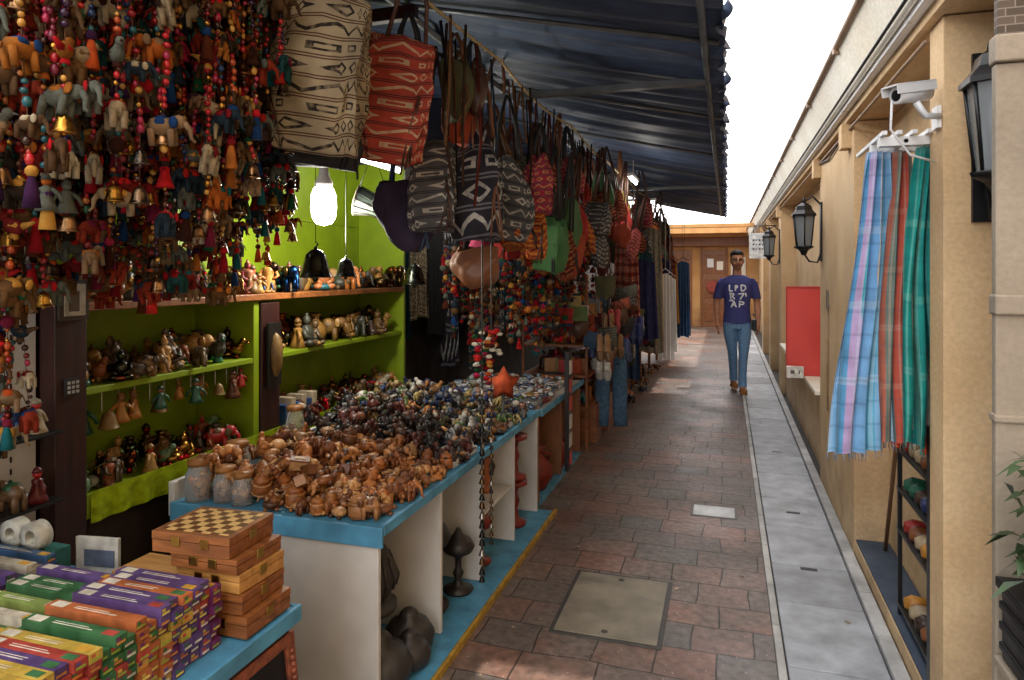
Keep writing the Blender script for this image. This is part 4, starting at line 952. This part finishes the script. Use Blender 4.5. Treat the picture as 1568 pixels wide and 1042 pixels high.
# ---------------------------------------------------------------- person
def person(px,py,yaw):
    P=MB()
    SK=lin((172,122,94));SH=lin((64,66,118));JE=lin((104,138,172));BT=lin((150,100,60));HR=(.012,.01,.01)
    src=[]
    def limb(secs,col,seg=20,sub=8,caps=True):
        s2=[]
        for a,b in zip(secs[:-1],secs[1:]):
            for k in range(sub):
                t=k/sub;s2.append([a[i]*(1-t)+b[i]*t for i in range(5)])
        s2.append(list(secs[-1]))
        A=np.array(s2)
        for _ in range(3):
            B=A.copy();B[1:-1]=(A[:-2]+2*A[1:-1]+A[2:])/4;A=B
        rings=[[(c[0]+c[3]*math.cos(a),c[1]+c[4]*math.sin(a),c[2]) for a in np.linspace(0,2*math.pi,seg+1)[:-1]] for c in A]
        P.add(t_loft(rings),None,col)
        for r in rings:
            for p in r: src.append((p,col))
        for c in(A[0],A[-1]): src.append(((c[0],c[1],c[2]),col))
    def ell(c,r,col,q=(16,10)):
        P.sph(c,r,col,q)
        for v in SPH[q].V: src.append(((c[0]+v[0]*r[0],c[1]+v[1]*r[1],c[2]+v[2]*r[2]),col))
    limb([(0,0,.86,.172,.122),(0,0,.95,.166,.12),(0,.0,1.05,.156,.112),(0,0,1.16,.162,.115),(0,0,1.27,.18,.12),(0,0,1.37,.19,.113),(0,.005,1.43,.158,.095),(0,.01,1.465,.085,.075)],SH,32)
    limb([(0,.015,1.43,.062,.062),(0,.008,1.50,.054,.058),(0,.0,1.56,.052,.06)],SK)
    limb([(0,0,.79,.15,.112),(0,0,.9,.152,.108)],JE,28)
    limb([(.085,0,.86,.088,.102),(.085,-.03,.72,.084,.092),(.07,-.08,.50,.06,.068),(.06,-.08,.40,.057,.064),(.052,-.10,.22,.05,.056),(.05,-.13,.07,.054,.06)],JE)
    limb([(-.085,0,.86,.088,.102),(-.08,.0,.72,.084,.092),(-.055,.02,.50,.06,.068),(-.045,.06,.40,.057,.064),(-.03,.14,.24,.05,.056),(-.022,.18,.11,.053,.058)],JE)
    for (x,y,z,r) in((.052,-.175,.035,0),(-.022,.15,.055,.0)):
        ell((x,y-.03,z+.005),(.045,.12,.042),BT);ell((x,y+.055,z+.02),(.04,.055,.055),BT);P.cbox((x,y-.01,z-.022),(.08,.24,.022),lin((60,40,30)))
        for dx in(-.03,0,.03):
            for dy in(-.1,0,.1): src.append(((x+dx,y+dy,z-.03),lin((60,40,30))))
    for s,(ex,ey),(wx,wy) in((-1,(.245,.03),(.245,-.05)),(1,(.245,.03),(.242,-.07))):
        limb([(s*.155,.0,1.425,.05,.06),(s*.188,.005,1.37,.06,.062),(s*.22,.015,1.25,.058,.06),(s*.235,.02,1.17,.06,.06)],SH)
        limb([(s*.232,.02,1.20,.046,.046),(s*ex,ey,1.12,.042,.042),(s*ex,(ey+wy)/2,1.02,.04,.041),(s*wx,wy,.88,.027,.03)],SK)
        limb([(s*wx,wy,.88,.024,.03),(s*wx,wy-.01,.84,.022,.042),(s*wx,wy-.018,.79,.019,.042)],SK)
        for k,(dy,L) in enumerate(((-.032,.07),(-.011,.082),(.011,.077),(.031,.06))):
            limb([(s*wx,wy-.018+dy,.80,.0095,.0095),(s*(wx-.004),wy-.022+dy,.80-L*.55,.009,.009),(s*(wx-.018),wy-.022+dy,.80-L,.0085,.0085)],SK,10,5)
        limb([(s*(wx-.005),wy-.045,.85,.012,.012),(s*(wx-.015),wy-.075,.82,.011,.011),(s*(wx-.02),wy-.08,.785,.0095,.0095)],SK,10,5)
    limb([(0,-.02,1.535,.03,.035),(0,-.022,1.555,.048,.06),(0,-.012,1.59,.066,.085),(0,-.004,1.64,.075,.096),(0,0,1.69,.076,.096),(0,.004,1.73,.06,.078),(0,.005,1.75,.03,.04)],SK,28)
    ell((0,-.108,1.622),(.013,.018,.016),SK);ell((0,-.1,1.645),(.009,.014,.025),SK)
    for s in(-1,1): ell((s*.079,.005,1.64),(.01,.02,.032),SK);ell((s*.04,-.078,1.612),(.02,.014,.018),SK)
    ell((0,.022,1.715),(.085,.098,.075),HR,(24,16));ell((0,-.052,1.742),(.056,.046,.032),HR);ell((0,.045,1.66),(.083,.068,.07),HR)
    me=P.mesh('tmp');ob=bpy.data.objects.new('tmp',me);scene.collection.objects.link(ob)
    md=ob.modifiers.new('r','REMESH');md.mode='VOXEL';md.voxel_size=.0062;md.use_smooth_shade=True
    sm=ob.modifiers.new('s','SMOOTH');sm.iterations=3;sm.factor=.5
    dg=bpy.context.evaluated_depsgraph_get();ev=ob.evaluated_get(dg);m2=bpy.data.meshes.new_from_object(ev)
    bpy.data.objects.remove(ob)
    kd=kdtree.KDTree(len(src))
    for i,(p,c) in enumerate(src): kd.insert(p,i)
    kd.balance()
    for a in list(m2.color_attributes): m2.color_attributes.remove(a)
    at=m2.color_attributes.new('Col','FLOAT_COLOR','CORNER');buf=np.ones((len(m2.loops),4))
    for p in m2.polygons:
        c=src[kd.find(p.center)[1]][1];x,y,z=p.center
        if c==SK and y<-.05:
            for s in(-1,1):
                if abs(x-s*.03)<.02 and abs(z-1.655)<.008: c=(.03,.02,.02)
                if abs(x-s*.031)<.024 and abs(z-1.676)<.004: c=(.015,.01,.01)
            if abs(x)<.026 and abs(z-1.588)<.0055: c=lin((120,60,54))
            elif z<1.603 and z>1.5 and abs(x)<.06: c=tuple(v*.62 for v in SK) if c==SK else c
        for li in p.loop_indices: buf[li,:3]=c
        p.use_smooth=True
    at.data.foreach_set('color',buf.ravel())
    body=bpy.data.objects.new('body',m2);scene.collection.objects.link(body);m2.materials.clear();m2.materials.append(VP)
    bvh=BVHTree.FromPolygons([v.co for v in m2.vertices],[list(p.vertices) for p in m2.polygons])
    G=MB();W=lin((225,225,225))
    strokes=[[(-.09,1.33),(-.09,1.26),(-.055,1.26)],[(-.03,1.325),(-.03,1.26)],[(-.03,1.325),(-.005,1.315),(-.02,1.29)],[(.03,1.33),(.03,1.265)],[(.03,1.33),(.07,1.32),(.08,1.29),(.06,1.265),(.03,1.265)],
      [(-.08,1.235),(-.075,1.165)],[(-.09,1.235),(-.04,1.225),(-.06,1.2),(-.035,1.165)],[(.0,1.225),(.06,1.235),(.02,1.165)],[(.075,1.24),(.085,1.2)],
      [(-.07,1.075),(-.045,1.145),(-.02,1.075)],[(-.06,1.10),(-.03,1.10)],[(.015,1.145),(.012,1.075)],[(.01,1.145),(.06,1.13),(.055,1.11),(.015,1.108)],[(-.09,1.15),(-.05,1.155)]]
    for st in strokes:
        st=[(x*1.15,1.2+(z-1.2)*1.1) for x,z in st]
        pts=[]
        for (a,b) in zip(st[:-1],st[1:]):
            for k in range(7): pts.append((a[0]+(b[0]-a[0])*k/6,a[1]+(b[1]-a[1])*k/6))
        hit=[]
        for (x,z) in pts:
            h=bvh.ray_cast(Vector((x,-1,z)),Vector((0,1,0)))
            if h[0]: hit.append((h[0].x,h[0].y-.0005,h[0].z))
        if len(hit)>2: G.tube(hit,[.010]*len(hit),W,6)
    pr=G.make('shirt_print',[VP])
    GL=MB()
    for s in(-1,1):
        GL.tube([(s*.031+.021*math.cos(a),-.108,1.655+.016*math.sin(a)) for a in np.linspace(0,6.283,15)],.002,(.01,.01,.01),5)
        GL.tube([(s*.052,-.105,1.66),(s*.08,-.03,1.66),(s*.082,.01,1.655)],.002,(.01,.01,.01),4)
    GL.tube([(-.01,-.11,1.658),(.01,-.11,1.658)],.002,(.01,.01,.01),4);gl=GL.make('glasses',[VC])
    BG=MB();BG.tube([(.19,.0,.98),(.225,-.04,.93)],.012,(.02,.02,.02));BG.at((.2,.0,.84),1);BG.cbox((0,-.04,.0),(.05,.11,.14),(.015,.015,.018));BG.reset()
    bg=BG.make('side_bag',[VC],.01)
    e=bpy.data.objects.new('walking_man',None);scene.collection.objects.link(e)
    for o in(body,pr,gl,bg): o.parent=e
    e.location=(px,py,.01);e.rotation_euler=(0,0,yaw)
person(.13,9.1,.1)
# ---------------------------------------------------------------- world, sun, camera
w=bpy.data.worlds.new('World');scene.world=w;w.use_nodes=True;nt=w.node_tree;bgn=nt.nodes['Background']
sky=nt.nodes.new('ShaderNodeTexSky');sky.sky_type='NISHITA';sky.sun_disc=False;sky.sun_elevation=math.radians(70);sky.sun_rotation=math.radians(90);sky.dust_density=4;sky.air_density=1
tc=nt.nodes.new('ShaderNodeTexCoord');ns=nt.nodes.new('ShaderNodeTexNoise');ns.inputs['Scale'].default_value=2;ns.inputs['Detail'].default_value=3;nt.links.new(tc.outputs['Generated'],ns.inputs['Vector'])
mr=nt.nodes.new('ShaderNodeMapRange');mr.inputs[1].default_value=.3;mr.inputs[2].default_value=.6;mr.inputs[3].default_value=.75;mr.inputs[4].default_value=1;nt.links.new(ns.outputs[0],mr.inputs[0])
mx=nt.nodes.new('ShaderNodeMix');mx.data_type='RGBA';nt.links.new(mr.outputs[0],mx.inputs[0]);nt.links.new(sky.outputs[0],mx.inputs[6]);mx.inputs[7].default_value=(31,30.6,30.6,1)
nt.links.new(mx.outputs[2],bgn.inputs['Color']);bgn.inputs['Strength'].default_value=.15
sl=bpy.data.lights.new('sun','SUN');sl.energy=5;sl.angle=math.radians(.5);sl.color=(1,.95,.86);so=bpy.data.objects.new('sun',sl);so.rotation_euler=(0,math.radians(20),0);scene.collection.objects.link(so)
cam=bpy.data.cameras.new('camera');cam.lens=24;cam.sensor_width=36;cam.shift_y=-.0676;cam.clip_end=1000;cam.clip_start=.05
co=bpy.data.objects.new('camera',cam);co.location=(0,0,1.53);co.rotation_euler=(math.radians(90),0,math.radians(17.43));scene.collection.objects.link(co);scene.camera=co
scene.view_settings.view_transform='Standard';scene.view_settings.look='None';scene.view_settings.exposure=0
